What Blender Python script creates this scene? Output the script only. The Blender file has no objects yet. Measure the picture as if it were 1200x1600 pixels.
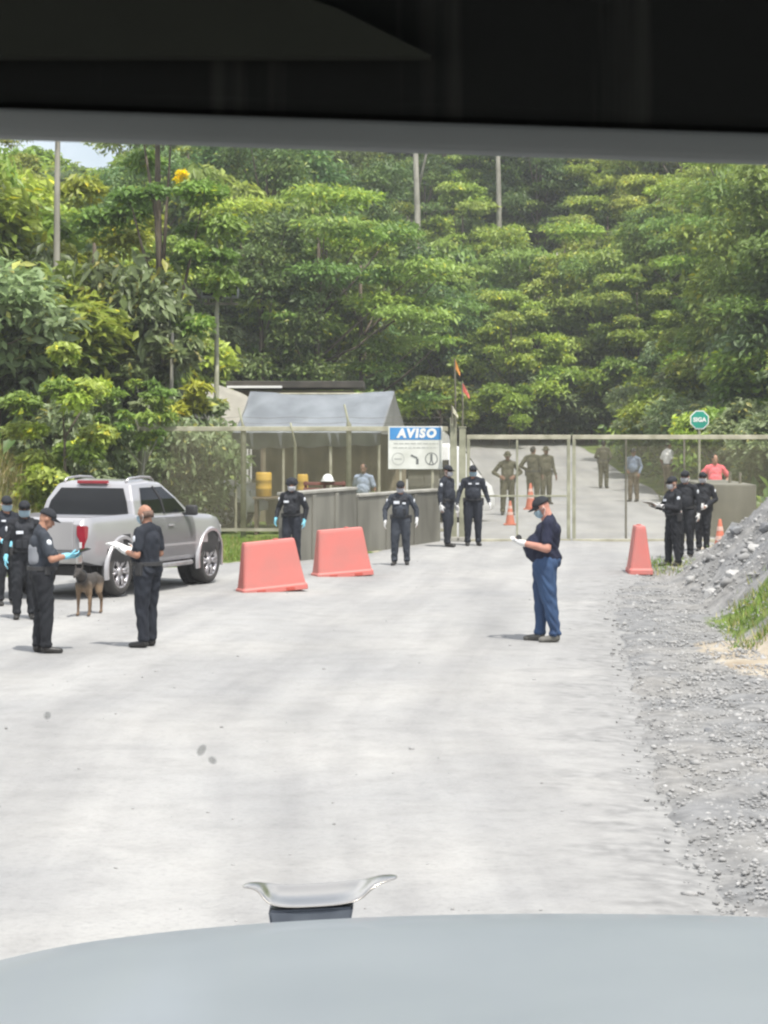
import bpy, bmesh, math, random
import numpy as np
from mathutils import Vector, Matrix

# ------------------------------------------------------------------ camera, sky, sun, exposure
F = 3600.0            # focal length in pixels of the 1200 px wide photograph
CH = 2.59             # eye height in the truck cab
HY = 663.0            # horizon row
scene = bpy.context.scene
C = scene.collection
R = math.radians
cam_d = bpy.data.cameras.new('camera')
cam = bpy.data.objects.new('camera', cam_d)
C.objects.link(cam)
cam.location = (0, 0, CH)
cam.rotation_euler = (R(90), 0, 0)
cam_d.sensor_fit = 'HORIZONTAL'
cam_d.sensor_width = 36.0
cam_d.lens = 36.0 * F / 1200.0
cam_d.shift_y = -(800 - HY) / 1200.0
cam_d.clip_start = 0.05
cam_d.clip_end = 3000
cam_d.dof.use_dof = True
cam_d.dof.focus_distance = 36.0
cam_d.dof.aperture_fstop = cam_d.lens / 0.75   # a phone's small opening: about 0.75 mm
scene.camera = cam

SUN_EL, SUN_AZ = R(65), R(152)      # azimuth clockwise from +Y: sun to the right, a little behind the viewer
sun_dir = Vector((math.sin(SUN_AZ) * math.cos(SUN_EL), math.cos(SUN_AZ) * math.cos(SUN_EL), math.sin(SUN_EL)))
world = bpy.data.worlds.new('World')
scene.world = world
world.use_nodes = True
wn, wl = world.node_tree.nodes, world.node_tree.links
wn.clear()
w_out = wn.new('ShaderNodeOutputWorld')
w_bg = wn.new('ShaderNodeBackground')
w_sky = wn.new('ShaderNodeTexSky')
w_sky.sky_type = 'NISHITA'
w_sky.sun_disc = False
w_sky.sun_elevation = SUN_EL
w_sky.sun_rotation = SUN_AZ
w_sky.dust_density = 3.0
w_tc = wn.new('ShaderNodeTexCoord')
w_no = wn.new('ShaderNodeTexNoise')
w_no.inputs['Scale'].default_value = 2.6
w_no.inputs['Detail'].default_value = 6
w_ramp = wn.new('ShaderNodeValToRGB')
w_ramp.color_ramp.elements[0].position = 0.36
w_ramp.color_ramp.elements[1].position = 0.56
w_mix = wn.new('ShaderNodeMixRGB')
w_mix.inputs['Color2'].default_value = (9.0, 9.3, 9.8, 1)
wl.new(w_tc.outputs['Generated'], w_no.inputs['Vector'])
wl.new(w_no.outputs['Fac'], w_ramp.inputs['Fac'])
wl.new(w_ramp.outputs['Color'], w_mix.inputs['Fac'])
wl.new(w_sky.outputs['Color'], w_mix.inputs['Color1'])
wl.new(w_mix.outputs['Color'], w_bg.inputs['Color'])
w_bg.inputs['Strength'].default_value = 0.13
wl.new(w_bg.outputs['Background'], w_out.inputs['Surface'])

sun_d = bpy.data.lights.new('sun', 'SUN')
sun_d.energy = 4.2
sun_d.angle = R(0.6)
sun_d.color = (1.0, 0.96, 0.89)
sun = bpy.data.objects.new('sun', sun_d)
C.objects.link(sun)
sun.rotation_euler = sun_dir.to_track_quat('Z', 'Y').to_euler()
sun.location = (20, -10, 40)

scene.view_settings.view_transform = 'Standard'
scene.view_settings.look = 'None'
scene.view_settings.gamma = 1.0
scene.view_settings.exposure = 0.52
scene.render.engine = 'CYCLES'
scene.cycles.use_denoising = True
scene.cycles.max_bounces = 6
scene.cycles.transparent_max_bounces = 12
scene.cycles.filter_width = 2.3

rng = random.Random(7)


# ------------------------------------------------------------------ helpers
def gp(px, py):
    """ground point under a pixel of the photograph (flat ground)"""
    d = F * CH / (py - HY)
    return Vector(((px - 600) * d / F, d, 0))


def wp(px, py, d):
    return Vector(((px - 600) * d / F, d, CH - (py - HY) * d / F))


def sm(t):
    t = np.clip(t, 0, 1)
    return t * t * (3 - 2 * t)


def thing(name, label, cat, loc=(0, 0, 0), rotz=0.0, group=None):
    o = bpy.data.objects.new(name, None)
    C.objects.link(o)
    o.empty_display_size = 0.2
    o.location = loc
    o.rotation_euler = (0, 0, rotz)
    o['label'] = label
    o['category'] = cat
    if group:
        o['group'] = group
    return o


def obj(name, src, mat=None, parent=None, smooth=False, label=None):
    if isinstance(src, bmesh.types.BMesh):
        me = bpy.data.meshes.new(name)
        bmesh.ops.recalc_face_normals(src, faces=src.faces[:])
        src.to_mesh(me)
        src.free()
    else:
        me = src
    o = bpy.data.objects.new(name, me)
    C.objects.link(o)
    if mat is not None and not me.materials:
        for m in (mat if isinstance(mat, (list, tuple)) else [mat]):
            me.materials.append(m)
    if parent is not None:
        o.parent = parent
    if smooth:
        me.polygons.foreach_set('use_smooth', [True] * len(me.polygons))
    if label:
        o['label'] = label
    return o


def tag(o, label, cat, group=None):
    o['label'] = label
    o['category'] = cat
    if group:
        o['group'] = group
    return o


def kind(o, k):
    o['kind'] = k
    return o


def dup(root, loc, rotz, scale=(1, 1, 1), label=None, group=None):
    r = root.copy()
    C.objects.link(r)
    r.location = loc
    r.rotation_euler = (0, 0, rotz)
    r.scale = scale
    if label:
        r['label'] = label
    if group:
        r['group'] = group
    for ch in list(root.children):
        c = ch.copy()
        C.objects.link(c)
        c.parent = r
        for g in list(ch.children):
            d = g.copy()
            C.objects.link(d)
            d.parent = c
    return r


# -------- materials
def nodes_of(name):
    m = bpy.data.materials.new(name)
    m.use_nodes = True
    nt = m.node_tree
    return m, nt.nodes, nt.links, nt.nodes['Principled BSDF']


def mat(name, c1, c2=None, scale=4.0, rough=0.7, metal=0.0, bump=0.0, bscale=None, spec=0.4, coat=0.0, detail=5, lo=0.35, hi=0.65, stretch=None):
    m, n, l, p = nodes_of(name)
    p.inputs['Roughness'].default_value = rough
    p.inputs['Metallic'].default_value = metal
    p.inputs['Specular IOR Level'].default_value = spec
    p.inputs['Coat Weight'].default_value = coat
    p.inputs['Coat Roughness'].default_value = 0.08
    tc = n.new('ShaderNodeTexCoord')
    vec = tc.outputs['Object']
    if stretch:
        mp = n.new('ShaderNodeMapping')
        mp.inputs['Scale'].default_value = stretch
        l.new(vec, mp.inputs['Vector'])
        vec = mp.outputs['Vector']
    if c2 is None:
        c2 = tuple(c * 0.82 for c in c1)
    no = n.new('ShaderNodeTexNoise')
    no.inputs['Scale'].default_value = scale
    no.inputs['Detail'].default_value = detail
    l.new(vec, no.inputs['Vector'])
    rp = n.new('ShaderNodeValToRGB')
    rp.color_ramp.elements[0].position = lo
    rp.color_ramp.elements[1].position = hi
    rp.color_ramp.elements[0].color = (*c2, 1)
    rp.color_ramp.elements[1].color = (*c1, 1)
    l.new(no.outputs['Fac'], rp.inputs['Fac'])
    l.new(rp.outputs['Color'], p.inputs['Base Color'])
    if bump:
        nb = n.new('ShaderNodeTexNoise')
        nb.inputs['Scale'].default_value = bscale or scale * 4
        nb.inputs['Detail'].default_value = 6
        l.new(vec, nb.inputs['Vector'])
        b = n.new('ShaderNodeBump')
        b.inputs['Strength'].default_value = bump
        b.inputs['Distance'].default_value = 0.02
        l.new(nb.outputs['Fac'], b.inputs['Height'])
        l.new(b.outputs['Normal'], p.inputs['Normal'])
    return m


def leaf_mat(name, trans=0.42, rough=0.45):
    m, n, l, p = nodes_of(name)
    at = n.new('ShaderNodeAttribute')
    at.attribute_name = 'tint'
    oi = n.new('ShaderNodeObjectInfo')
    hs = n.new('ShaderNodeHueSaturation')
    mr = n.new('ShaderNodeMapRange')
    mr.inputs['To Min'].default_value = 0.482
    mr.inputs['To Max'].default_value = 0.52
    mv = n.new('ShaderNodeMapRange')
    hs.inputs['Saturation'].default_value = 1.1
    mv.inputs['To Min'].default_value = 0.95
    mv.inputs['To Max'].default_value = 1.5
    mm = n.new('ShaderNodeMath')
    mm.operation = 'MULTIPLY'
    mm.inputs[1].default_value = 7.31
    mf = n.new('ShaderNodeMath')
    mf.operation = 'FRACT'
    l.new(oi.outputs['Random'], mr.inputs['Value'])
    l.new(oi.outputs['Random'], mm.inputs[0])
    l.new(mm.outputs[0], mf.inputs[0])
    l.new(mf.outputs[0], mv.inputs['Value'])
    l.new(mr.outputs['Result'], hs.inputs['Hue'])
    l.new(mv.outputs['Result'], hs.inputs['Value'])
    l.new(at.outputs['Color'], hs.inputs['Color'])
    l.new(hs.outputs['Color'], p.inputs['Base Color'])
    p.inputs['Roughness'].default_value = rough
    p.inputs['Specular IOR Level'].default_value = 0.45
    tr = n.new('ShaderNodeBsdfTranslucent')
    l.new(hs.outputs['Color'], tr.inputs['Color'])
    mx = n.new('ShaderNodeMixShader')
    mx.inputs['Fac'].default_value = trans
    l.new(p.outputs[0], mx.inputs[1])
    l.new(tr.outputs[0], mx.inputs[2])
    l.new(mx.outputs[0], n['Material Output'].inputs['Surface'])
    return m


# -------- mesh bits
def add_box(bm, c, s, rot=None, bevel=0.0):
    t = bmesh.new()
    bmesh.ops.create_cube(t, size=1)
    bmesh.ops.scale(t, vec=Vector(s), verts=t.verts)
    if bevel:
        bmesh.ops.bevel(t, geom=t.edges[:] + t.verts[:], offset=bevel, segments=2, affect='EDGES', profile=0.6)
    mtx = Matrix.Translation(Vector(c)) @ (rot.to_4x4() if rot is not None else Matrix.Identity(4))
    bmesh.ops.transform(t, matrix=mtx, verts=t.verts)
    merge(bm, t)


def merge(bm, t):
    vm = {}
    for v in t.verts:
        vm[v] = bm.verts.new(v.co)
    for f in t.faces:
        try:
            nf = bm.faces.new([vm[v] for v in f.verts])
            nf.material_index = f.material_index
            nf.smooth = f.smooth
        except ValueError:
            pass
    t.free()


def add_tube(bm, pts, rad, n=8, cap=True):
    pts = [Vector(p) for p in pts]
    if not isinstance(rad, (list, tuple)):
        rad = [rad] * len(pts)
    rings = []
    up = Vector((0, 0, 1))
    for i, p in enumerate(pts):
        d = (pts[min(i + 1, len(pts) - 1)] - pts[max(i - 1, 0)]).normalized()
        a = d.cross(up)
        if a.length < 0.05:
            a = d.cross(Vector((0, 1, 0)))
        a.normalize()
        b = d.cross(a).normalized()
        rings.append([bm.verts.new(p + (a * math.cos(2 * math.pi * k / n) + b * math.sin(2 * math.pi * k / n)) * rad[i]) for k in range(n)])
    for i in range(len(rings) - 1):
        for k in range(n):
            bm.faces.new((rings[i][k], rings[i][(k + 1) % n], rings[i + 1][(k + 1) % n], rings[i + 1][k]))
    if cap:
        bm.faces.new(rings[0][::-1])
        bm.faces.new(rings[-1])


def add_loft(bm, rings, cap=True, closed=True):
    vs = [[bm.verts.new(p) for p in r] for r in rings]
    n = len(vs[0])
    for i in range(len(vs) - 1):
        for k in range(n if closed else n - 1):
            bm.faces.new((vs[i][k], vs[i][(k + 1) % n], vs[i + 1][(k + 1) % n], vs[i + 1][k]))
    if cap:
        bm.faces.new(vs[0][::-1])
        bm.faces.new(vs[-1])


def add_prism(bm, poly, origin, ux, uy, depth):
    """poly in a plane (ux, uy) extruded along ux x uy by depth"""
    ux, uy, o = Vector(ux), Vector(uy), Vector(origin)
    n = ux.cross(uy).normalized() * depth
    a = [bm.verts.new(o + ux * p[0] + uy * p[1]) for p in poly]
    b = [bm.verts.new(o + ux * p[0] + uy * p[1] + n) for p in poly]
    bm.faces.new(a[::-1])
    bm.faces.new(b)
    k = len(poly)
    for i in range(k):
        bm.faces.new((a[i], a[(i + 1) % k], b[(i + 1) % k], b[i]))


_t = bmesh.new()
bmesh.ops.create_icosphere(_t, subdivisions=2, radius=1)
SPH = [v.co.copy() for v in _t.verts]
_t.free()


def hull(bm, pts):
    t = bmesh.new()
    for p in pts:
        t.verts.new(p)
    r = bmesh.ops.convex_hull(t, input=t.verts[:])
    junk = [g for g in r['geom_interior'] + r['geom_unused'] if isinstance(g, bmesh.types.BMVert)]
    if junk:
        bmesh.ops.delete(t, geom=list(set(junk)), context='VERTS')
    merge(bm, t)


def cap2(bm, p0, p1, r0, r1=None, sq=None):
    """tapered capsule; sq squashes the cross radius per axis"""
    p0, p1 = Vector(p0), Vector(p1)
    r1 = r0 if r1 is None else r1
    s = Vector(sq) if sq else Vector((1, 1, 1))
    hull(bm, [p0 + Vector((v.x * s.x, v.y * s.y, v.z * s.z)) * r0 for v in SPH] + [p1 + Vector((v.x * s.x, v.y * s.y, v.z * s.z)) * r1 for v in SPH])


def ell(bm, c, r, m=None):
    c = Vector(c)
    pts = [Vector((v.x * r[0], v.y * r[1], v.z * r[2])) for v in SPH]
    if m is not None:
        pts = [m @ p for p in pts]
    hull(bm, [c + p for p in pts])


def fuse(name, bm, voxel, smooth=4, floor=None, folds=0.0):
    """join overlapping shapes into one continuous surface"""
    me = bpy.data.meshes.new(name)
    bm.to_mesh(me)
    bm.free()
    o = bpy.data.objects.new('fusing', me)
    C.objects.link(o)
    r = o.modifiers.new('r', 'REMESH')
    r.mode = 'VOXEL'
    r.voxel_size = voxel
    s = o.modifiers.new('s', 'SMOOTH')
    s.factor = 0.5
    s.iterations = smooth
    dg = bpy.context.evaluated_depsgraph_get()
    dg.update()
    out = bpy.data.meshes.new_from_object(o.evaluated_get(dg))
    bpy.data.objects.remove(o)
    bpy.data.meshes.remove(me)
    out.name = name
    if folds:
        nv = len(out.vertices)
        co = np.empty(nv * 3, np.float32)
        no = np.empty(nv * 3, np.float32)
        out.vertices.foreach_get('co', co)
        out.vertices.foreach_get('normal', no)
        co, no = co.reshape(-1, 3), no.reshape(-1, 3)
        x, y, z = co.T
        ph = rng.uniform(0, 6)
        w = np.sin(z * 23 + 24 * x + 8 * np.sin(y * 13 + z * 5 + ph) + ph) * np.sin(x * 19 + y * 23 + 9 * z + ph * 2) + 0.5 * np.sin(z * 41 - 37 * x + 29 * y + 3 * ph) * np.sin(11 * z + ph)
        co = co + no * (w * folds)[:, None]
        out.vertices.foreach_set('co', co.ravel())
    if floor is not None:
        co = np.empty(len(out.vertices) * 3, np.float32)
        out.vertices.foreach_get('co', co)
        co = co.reshape(-1, 3)
        co[:, 2] = np.maximum(co[:, 2], floor)
        out.vertices.foreach_set('co', co.ravel())
    out.polygons.foreach_set('use_smooth', [True] * len(out.polygons))
    out.materials.clear()
    return out


def mesh_np(name, verts, faces, colors=None, smooth=False):
    """verts (n,3); faces (m,k) all the same size; colors per vertex"""
    me = bpy.data.meshes.new(name)
    nv, nf, k = len(verts), len(faces), faces.shape[1]
    me.vertices.add(nv)
    me.vertices.foreach_set('co', np.asarray(verts, np.float32).ravel())
    me.loops.add(nf * k)
    me.loops.foreach_set('vertex_index', np.asarray(faces, np.int32).ravel())
    me.polygons.add(nf)
    me.polygons.foreach_set('loop_start', np.arange(0, nf * k, k, dtype=np.int32))
    me.update(calc_edges=True)
    if colors is not None:
        a = me.color_attributes.new('tint', 'FLOAT_COLOR', 'POINT')
        c = np.ones((nv, 4), np.float32)
        c[:, :3] = colors
        a.data.foreach_set('color', c.ravel())
    if smooth:
        me.polygons.foreach_set('use_smooth', [True] * nf)
    me.validate()
    return me


def text_mesh(name, s, size, bold=0.0, shear=0.0, extrude=0.003, spacing=1.0):
    cu = bpy.data.curves.new(name, 'FONT')
    cu.body = s
    cu.size = size
    cu.offset = bold
    cu.shear = shear
    cu.extrude = extrude
    cu.space_character = spacing
    cu.align_x = 'CENTER'
    cu.align_y = 'CENTER'
    cu.resolution_u = 3
    o = bpy.data.objects.new('lettering', cu)
    C.objects.link(o)
    dg = bpy.context.evaluated_depsgraph_get()
    dg.update()
    me = bpy.data.meshes.new_from_object(o.evaluated_get(dg))
    bpy.data.objects.remove(o)
    bpy.data.curves.remove(cu)
    return me


# ------------------------------------------------------------------ terrain
YS_L = [-40, 8, 36, 39.5, 42.5, 46.5, 51.5, 60, 80, 100, 120, 135, 150, 160]
XS_L = [-12, -12, -9.5, -6.2, -3.4, -0.3, 1.0, 1.2, 1.6, 1.8, 0.5, -2, -8, -14]
YS_R = [-40, 10, 12.3, 15.9, 24.1, 34.9, 41, 46, 51, 60, 85, 105, 120, 135, 150, 160]
XS_R = [1.9, 1.9, 1.91, 1.99, 2.61, 3.5, 4.8, 5.8, 7.4, 8.6, 9.9, 9.6, 8.6, 5.5, 0, -5]


def road_l(y):
    return np.interp(y, YS_L, XS_L)


def road_r(y):
    return np.interp(y, YS_R, XS_R)


def height(x, y):
    x = np.asarray(x, float)
    y = np.asarray(y, float)
    h = 3.6 * sm((y - 74) / 80)
    # rocky bank on the right, before the gate
    x0 = np.interp(y, [-20, 28, 39, 46], [4.3, 4.35, 4.95, 7.0])
    wob = 0.12 * np.sin(y * 1.3) + 0.08 * np.sin(y * 3.1 + x)
    bank = np.clip(0.84 * np.maximum(0, x - x0 - wob), 0, 3.4) * sm((49.2 - y) / 4.0)
    # hill to the right beyond the gate
    hr = np.minimum(0.72 * np.maximum(0, x - np.interp(y, [60, 85, 105, 120, 150], [11.5, 10.8, 10.6, 9.8, 3])), 24) * sm((y - 52) / 18)
    # hill behind
    hb = np.minimum(0.62 * np.maximum(0, y - 126), 44) * (0.25 + 0.75 * sm((x / np.maximum(y, 1) + 0.13) / 0.07))
    # left bank
    hl = np.minimum(0.75 * np.maximum(0, -6.3 - x), 3.6) * sm((y - 41) / 7.0) + 0.16 * np.maximum(0, -11 - x) * sm((y - 41) / 9)
    # ground left of the climbing road
    hc = np.minimum(0.75 * np.maximum(0, road_l(y) - 0.6 - x), np.minimum(2.6 + 0.5 * np.maximum(0, y - 90), 9.0)) * sm((y - 80) / 14)
    return h + np.maximum.reduce([bank, hr, hb, hl, hc]) * 1.0


def hz(x, y):
    return float(height(np.array([x]), np.array([y]))[0])


def axis(segs):
    out = []
    for a, b, s in segs:
        out += list(np.arange(a, b, s))
    return np.array(out + [segs[-1][1]])


gx = axis([(-700, -60, 40), (-60, -14, 2.0), (-14, 14, 0.22), (14, 60, 2.0), (60, 700, 40)])
gy = axis([(-200, 0, 20), (0, 60, 0.3), (60, 220, 1.6), (220, 900, 40)])
GX, GY = np.meshgrid(gx, gy)
nrs = np.random.RandomState(3)
GZ = height(GX, GY)
fine = (np.abs(GX) < 16) & (GY < 62) & (GY > 0)
GZ = GZ + np.where(fine, nrs.normal(0, 0.012, GZ.shape), 0)
bankness = np.clip((GX - np.interp(GY, [-20, 28, 39, 46], [4.3, 4.35, 4.95, 6.0])) / 0.6, 0, 1) * (GY < 50) * (GX < 14)
GZ = GZ + bankness * nrs.normal(0, 0.055, GZ.shape)
on_road = (GX > road_l(GY) + 0.6) & (GX < road_r(GY) - 0.6) & (GY < 127)
GZ = np.where(GY < 127, GZ - 0.075 * sm(np.minimum(GX - road_l(GY) + 0.1, road_r(GY) + 0.1 - GX) / 0.5), GZ)
# ground cover zones: R grey gravel, G grass, B bare brown soil
zr = ((GX > road_r(GY) - 1.5) & (GY < 50) & (GX < 30)).astype(float)
z_grass_r = sm((GX - 4.0) / 0.4) * sm((31.5 - GY) / 1.5) * sm((GY - 27.0) / 1.0)
z_soil_r = sm((GX - 3.3) / 0.7) * sm((28.0 - GY) / 1.0) * sm((GY - 22) / 3.0)
z_soil_r = np.maximum(z_soil_r, sm((GX - np.interp(GY, [36, 46], [6.5, 6.4])) / 0.25) * sm((GY - 41.5) / 1.5) * sm((50 - GY) / 2))
z_grass = np.maximum(z_grass_r * (GY < 33), ((GX < road_l(GY)) & (GY > 36) & (GY < 75) & (GX < 2)).astype(float) * 0.9)
z_grass = np.maximum(z_grass, ((GX > 9.5) & (GY > 49)).astype(float))
z_grass = np.maximum(z_grass, (GY > 76).astype(float) * np.where((GX > road_l(GY)) & (GX < road_r(GY)), 0, 1))
z_soil = np.maximum(z_soil_r, sm((-6.0 - GX) / 1.2) * sm((GY - 41) / 5) * sm((62 - GY) / 8))
z_soil = np.maximum(z_soil, sm((road_l(GY) - 0.2 - GX) / 0.5) * sm((GX - road_l(GY) + 4.5) / 1.0) * sm((GY - 80) / 8) * sm((130 - GY) / 10))
ny, nx = GX.shape
idx = np.arange(ny * nx).reshape(ny, nx)
quads = np.stack([idx[:-1, :-1], idx[:-1, 1:], idx[1:, 1:], idx[1:, :-1]], -1).reshape(-1, 4)
cols = np.stack([zr, z_grass, z_soil], -1).reshape(-1, 3)
g_me = mesh_np('ground', np.stack([GX, GY, GZ], -1).reshape(-1, 3), quads, cols, smooth=True)


def ground_material():
    m, n, l, p = nodes_of('ground_cover')
    p.inputs['Roughness'].default_value = 0.95
    p.inputs['Specular IOR Level'].default_value = 0.15
    at = n.new('ShaderNodeAttribute')
    at.attribute_name = 'tint'
    sep = n.new('ShaderNodeSeparateColor')
    l.new(at.outputs['Color'], sep.inputs[0])
    tc = n.new('ShaderNodeTexCoord')

    def noise(scale, lo, hi, ca, cb, detail=6):
        t = n.new('ShaderNodeTexNoise')
        t.inputs['Scale'].default_value = scale
        t.inputs['Detail'].default_value = detail
        l.new(tc.outputs['Object'], t.inputs['Vector'])
        r = n.new('ShaderNodeValToRGB')
        r.color_ramp.elements[0].position = lo
        r.color_ramp.elements[1].position = hi
        r.color_ramp.elements[0].color = (*ca, 1)
        r.color_ramp.elements[1].color = (*cb, 1)
        l.new(t.outputs['Fac'], r.inputs['Fac'])
        return r.outputs['Color'], t.outputs['Fac']

    base, _ = noise(0.9, 0.35, 0.65, (0.20, 0.18, 0.12), (0.30, 0.28, 0.21))
    grav, gf = noise(5.0, 0.3, 0.7, (0.155, 0.155, 0.152), (0.275, 0.273, 0.266), 9)
    grav2, _ = noise(0.5, 0.42, 0.6, (0.84, 0.85, 0.87), (1.0, 0.98, 0.95))
    gm = n.new('ShaderNodeMixRGB')
    gm.blend_type = 'MULTIPLY'
    gm.inputs['Fac'].default_value = 1
    l.new(grav, gm.inputs['Color1'])
    l.new(grav2, gm.inputs['Color2'])
    grass, _ = noise(2.2, 0.35, 0.65, (0.05, 0.085, 0.02), (0.15, 0.19, 0.05))
    soil, _ = noise(1.6, 0.35, 0.62, (0.25, 0.205, 0.15), (0.37, 0.33, 0.265))
    _, edge = noise(1.7, 0.4, 0.6, (0, 0, 0), (1, 1, 1))

    def weight(sock):
        a = n.new('ShaderNodeMath')
        a.operation = 'ADD'
        l.new(sock, a.inputs[0])
        l.new(edge, a.inputs[1])
        r = n.new('ShaderNodeMapRange')
        r.interpolation_type = 'SMOOTHSTEP'
        r.inputs['From Min'].default_value = 0.88
        r.inputs['From Max'].default_value = 1.12
        l.new(a.outputs[0], r.inputs['Value'])
        return r.outputs['Result']

    cur = base
    for ch, col in ((0, gm.outputs[0]), (1, grass), (2, soil)):
        mx = n.new('ShaderNodeMixRGB')
        l.new(weight(sep.outputs[ch]), mx.inputs['Fac'])
        l.new(cur, mx.inputs['Color1'])
        l.new(col, mx.inputs['Color2'])
        cur = mx.outputs[0]
    l.new(cur, p.inputs['Base Color'])
    nb = n.new('ShaderNodeTexNoise')
    nb.inputs['Scale'].default_value = 9
    nb.inputs['Detail'].default_value = 9
    l.new(tc.outputs['Object'], nb.inputs['Vector'])
    b = n.new('ShaderNodeBump')
    b.inputs['Strength'].default_value = 0.8
    b.inputs['Distance'].default_value = 0.05
    l.new(nb.outputs['Fac'], b.inputs['Height'])
    l.new(b.outputs['Normal'], p.inputs['Normal'])
    return m


kind(obj('ground', g_me, ground_material()), 'structure')


def road_material():
    m, n, l, p = nodes_of('road_gravel')
    p.inputs['Roughness'].default_value = 0.95
    p.inputs['Specular IOR Level'].default_value = 0.15
    tc = n.new('ShaderNodeTexCoord')

    def noise(scale, lo, hi, ca, cb, stretch=(1, 1, 1), detail=8):
        mp = n.new('ShaderNodeMapping')
        mp.inputs['Scale'].default_value = stretch
        l.new(tc.outputs['Object'], mp.inputs['Vector'])
        t = n.new('ShaderNodeTexNoise')
        t.inputs['Scale'].default_value = scale
        t.inputs['Detail'].default_value = detail
        l.new(mp.outputs['Vector'], t.inputs['Vector'])
        r = n.new('ShaderNodeValToRGB')
        r.color_ramp.elements[0].position = lo
        r.color_ramp.elements[1].position = hi
        r.color_ramp.elements[0].color = (*ca, 1)
        r.color_ramp.elements[1].color = (*cb, 1)
        l.new(t.outputs['Fac'], r.inputs['Fac'])
        return r.outputs['Color']

    def mul(a, b, f=1.0):
        x = n.new('ShaderNodeMixRGB')
        x.blend_type = 'MULTIPLY'
        x.inputs['Fac'].default_value = f
        l.new(a, x.inputs['Color1'])
        l.new(b, x.inputs['Color2'])
        return x.outputs[0]

    c = noise(0.35, 0.35, 0.65, (0.302, 0.301, 0.294), (0.345, 0.340, 0.324))
    c = mul(c, noise(1.0, 0.34, 0.6, (0.86, 0.865, 0.875), (1, 1, 1), (1.0, 0.22, 1)))      # worn wheel tracks run along the road
    c = mul(c, noise(2.6, 0.32, 0.55, (0.90, 0.90, 0.90), (1, 1, 1)))
    c = mul(c, noise(22, 0.28, 0.5, (0.88, 0.88, 0.885), (1, 1, 1)))
    c = mul(c, noise(60, 0.25, 0.45, (0.86, 0.86, 0.865), (1, 1, 1)))
    # tyre tracks: bands that keep their distance from the middle of the road
    at0 = n.new('ShaderNodeAttribute')
    at0.attribute_name = 'tint'
    s0 = n.new('ShaderNodeSeparateColor')
    l.new(at0.outputs['Color'], s0.inputs[0])
    sxyz = n.new('ShaderNodeSeparateXYZ')
    l.new(tc.outputs['Object'], sxyz.inputs[0])
    yy = n.new('ShaderNodeMath')
    yy.operation = 'MULTIPLY'
    yy.inputs[1].default_value = 0.05
    l.new(sxyz.outputs['Y'], yy.inputs[0])
    cx_ = n.new('ShaderNodeCombineXYZ')
    l.new(s0.outputs[1], cx_.inputs['X'])
    l.new(yy.outputs[0], cx_.inputs['Y'])
    for sc_, lo_, hi_, dk in ((1.1, 0.36, 0.58, 0.86), (2.7, 0.34, 0.52, 0.92)):
        tn = n.new('ShaderNodeTexNoise')
        tn.inputs['Scale'].default_value = sc_
        tn.inputs['Detail'].default_value = 4
        l.new(cx_.outputs[0], tn.inputs['Vector'])
        tr = n.new('ShaderNodeValToRGB')
        tr.color_ramp.elements[0].position = lo_
        tr.color_ramp.elements[1].position = hi_
        tr.color_ramp.elements[0].color = (dk, dk, dk * 1.005, 1)
        tr.color_ramp.elements[1].color = (1, 1, 1, 1)
        l.new(tn.outputs['Fac'], tr.inputs['Fac'])
        c = mul(c, tr.outputs['Color'])
    # toward the margin the white fines thin out and the grey stone shows
    at = n.new('ShaderNodeAttribute')
    at.attribute_name = 'tint'
    sep = n.new('ShaderNodeSeparateColor')
    l.new(at.outputs['Color'], sep.inputs[0])
    eg = noise(1.4, 0.3, 0.7, (0, 0, 0), (1, 1, 1))
    ad = n.new('ShaderNodeMath')
    ad.operation = 'ADD'
    l.new(sep.outputs[0], ad.inputs[0])
    l.new(eg, ad.inputs[1])
    mr = n.new('ShaderNodeMapRange')
    mr.interpolation_type = 'SMOOTHSTEP'
    mr.inputs['From Min'].default_value = 0.62
    mr.inputs['From Max'].default_value = 1.5
    l.new(ad.outputs[0], mr.inputs['Value'])
    mx = n.new('ShaderNodeMixRGB')
    l.new(mr.outputs['Result'], mx.inputs['Fac'])
    l.new(c, mx.inputs['Color1'])
    l.new(noise(7, 0.3, 0.7, (0.17, 0.17, 0.167), (0.285, 0.283, 0.276)), mx.inputs['Color2'])
    l.new(mx.outputs[0], p.inputs['Base Color'])
    nb = n.new('ShaderNodeTexNoise')
    nb.inputs['Scale'].default_value = 14
    nb.inputs['Detail'].default_value = 9
    l.new(tc.outputs['Object'], nb.inputs['Vector'])
    b = n.new('ShaderNodeBump')
    b.inputs['Strength'].default_value = 0.45
    b.inputs['Distance'].default_value = 0.03
    l.new(nb.outputs['Fac'], b.inputs['Height'])
    l.new(b.outputs['Normal'], p.inputs['Normal'])
    return m


ry = np.concatenate([np.arange(-30, 60, 0.4), np.arange(60, 127, 1.0)])
rt = np.concatenate([np.linspace(0, 0.12, 7), np.linspace(0.14, 0.78, 30), np.linspace(0.8, 1.0, 16)])
RY, RT = np.meshgrid(ry, rt, indexing='ij')
RL, RR = road_l(RY) - 0.3, road_r(RY) + 0.3
jit = 0.18 * np.sin(RY * 1.7) + 0.12 * np.sin(RY * 4.1 + 1)
RX = RL + RT * (RR - RL) + jit * (RT - 0.2)
edge_d = np.minimum(RX - RL, RR - RX)
RZ = height(RX, RY) - 0.03 + 0.05 * sm(edge_d / 0.8)
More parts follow.
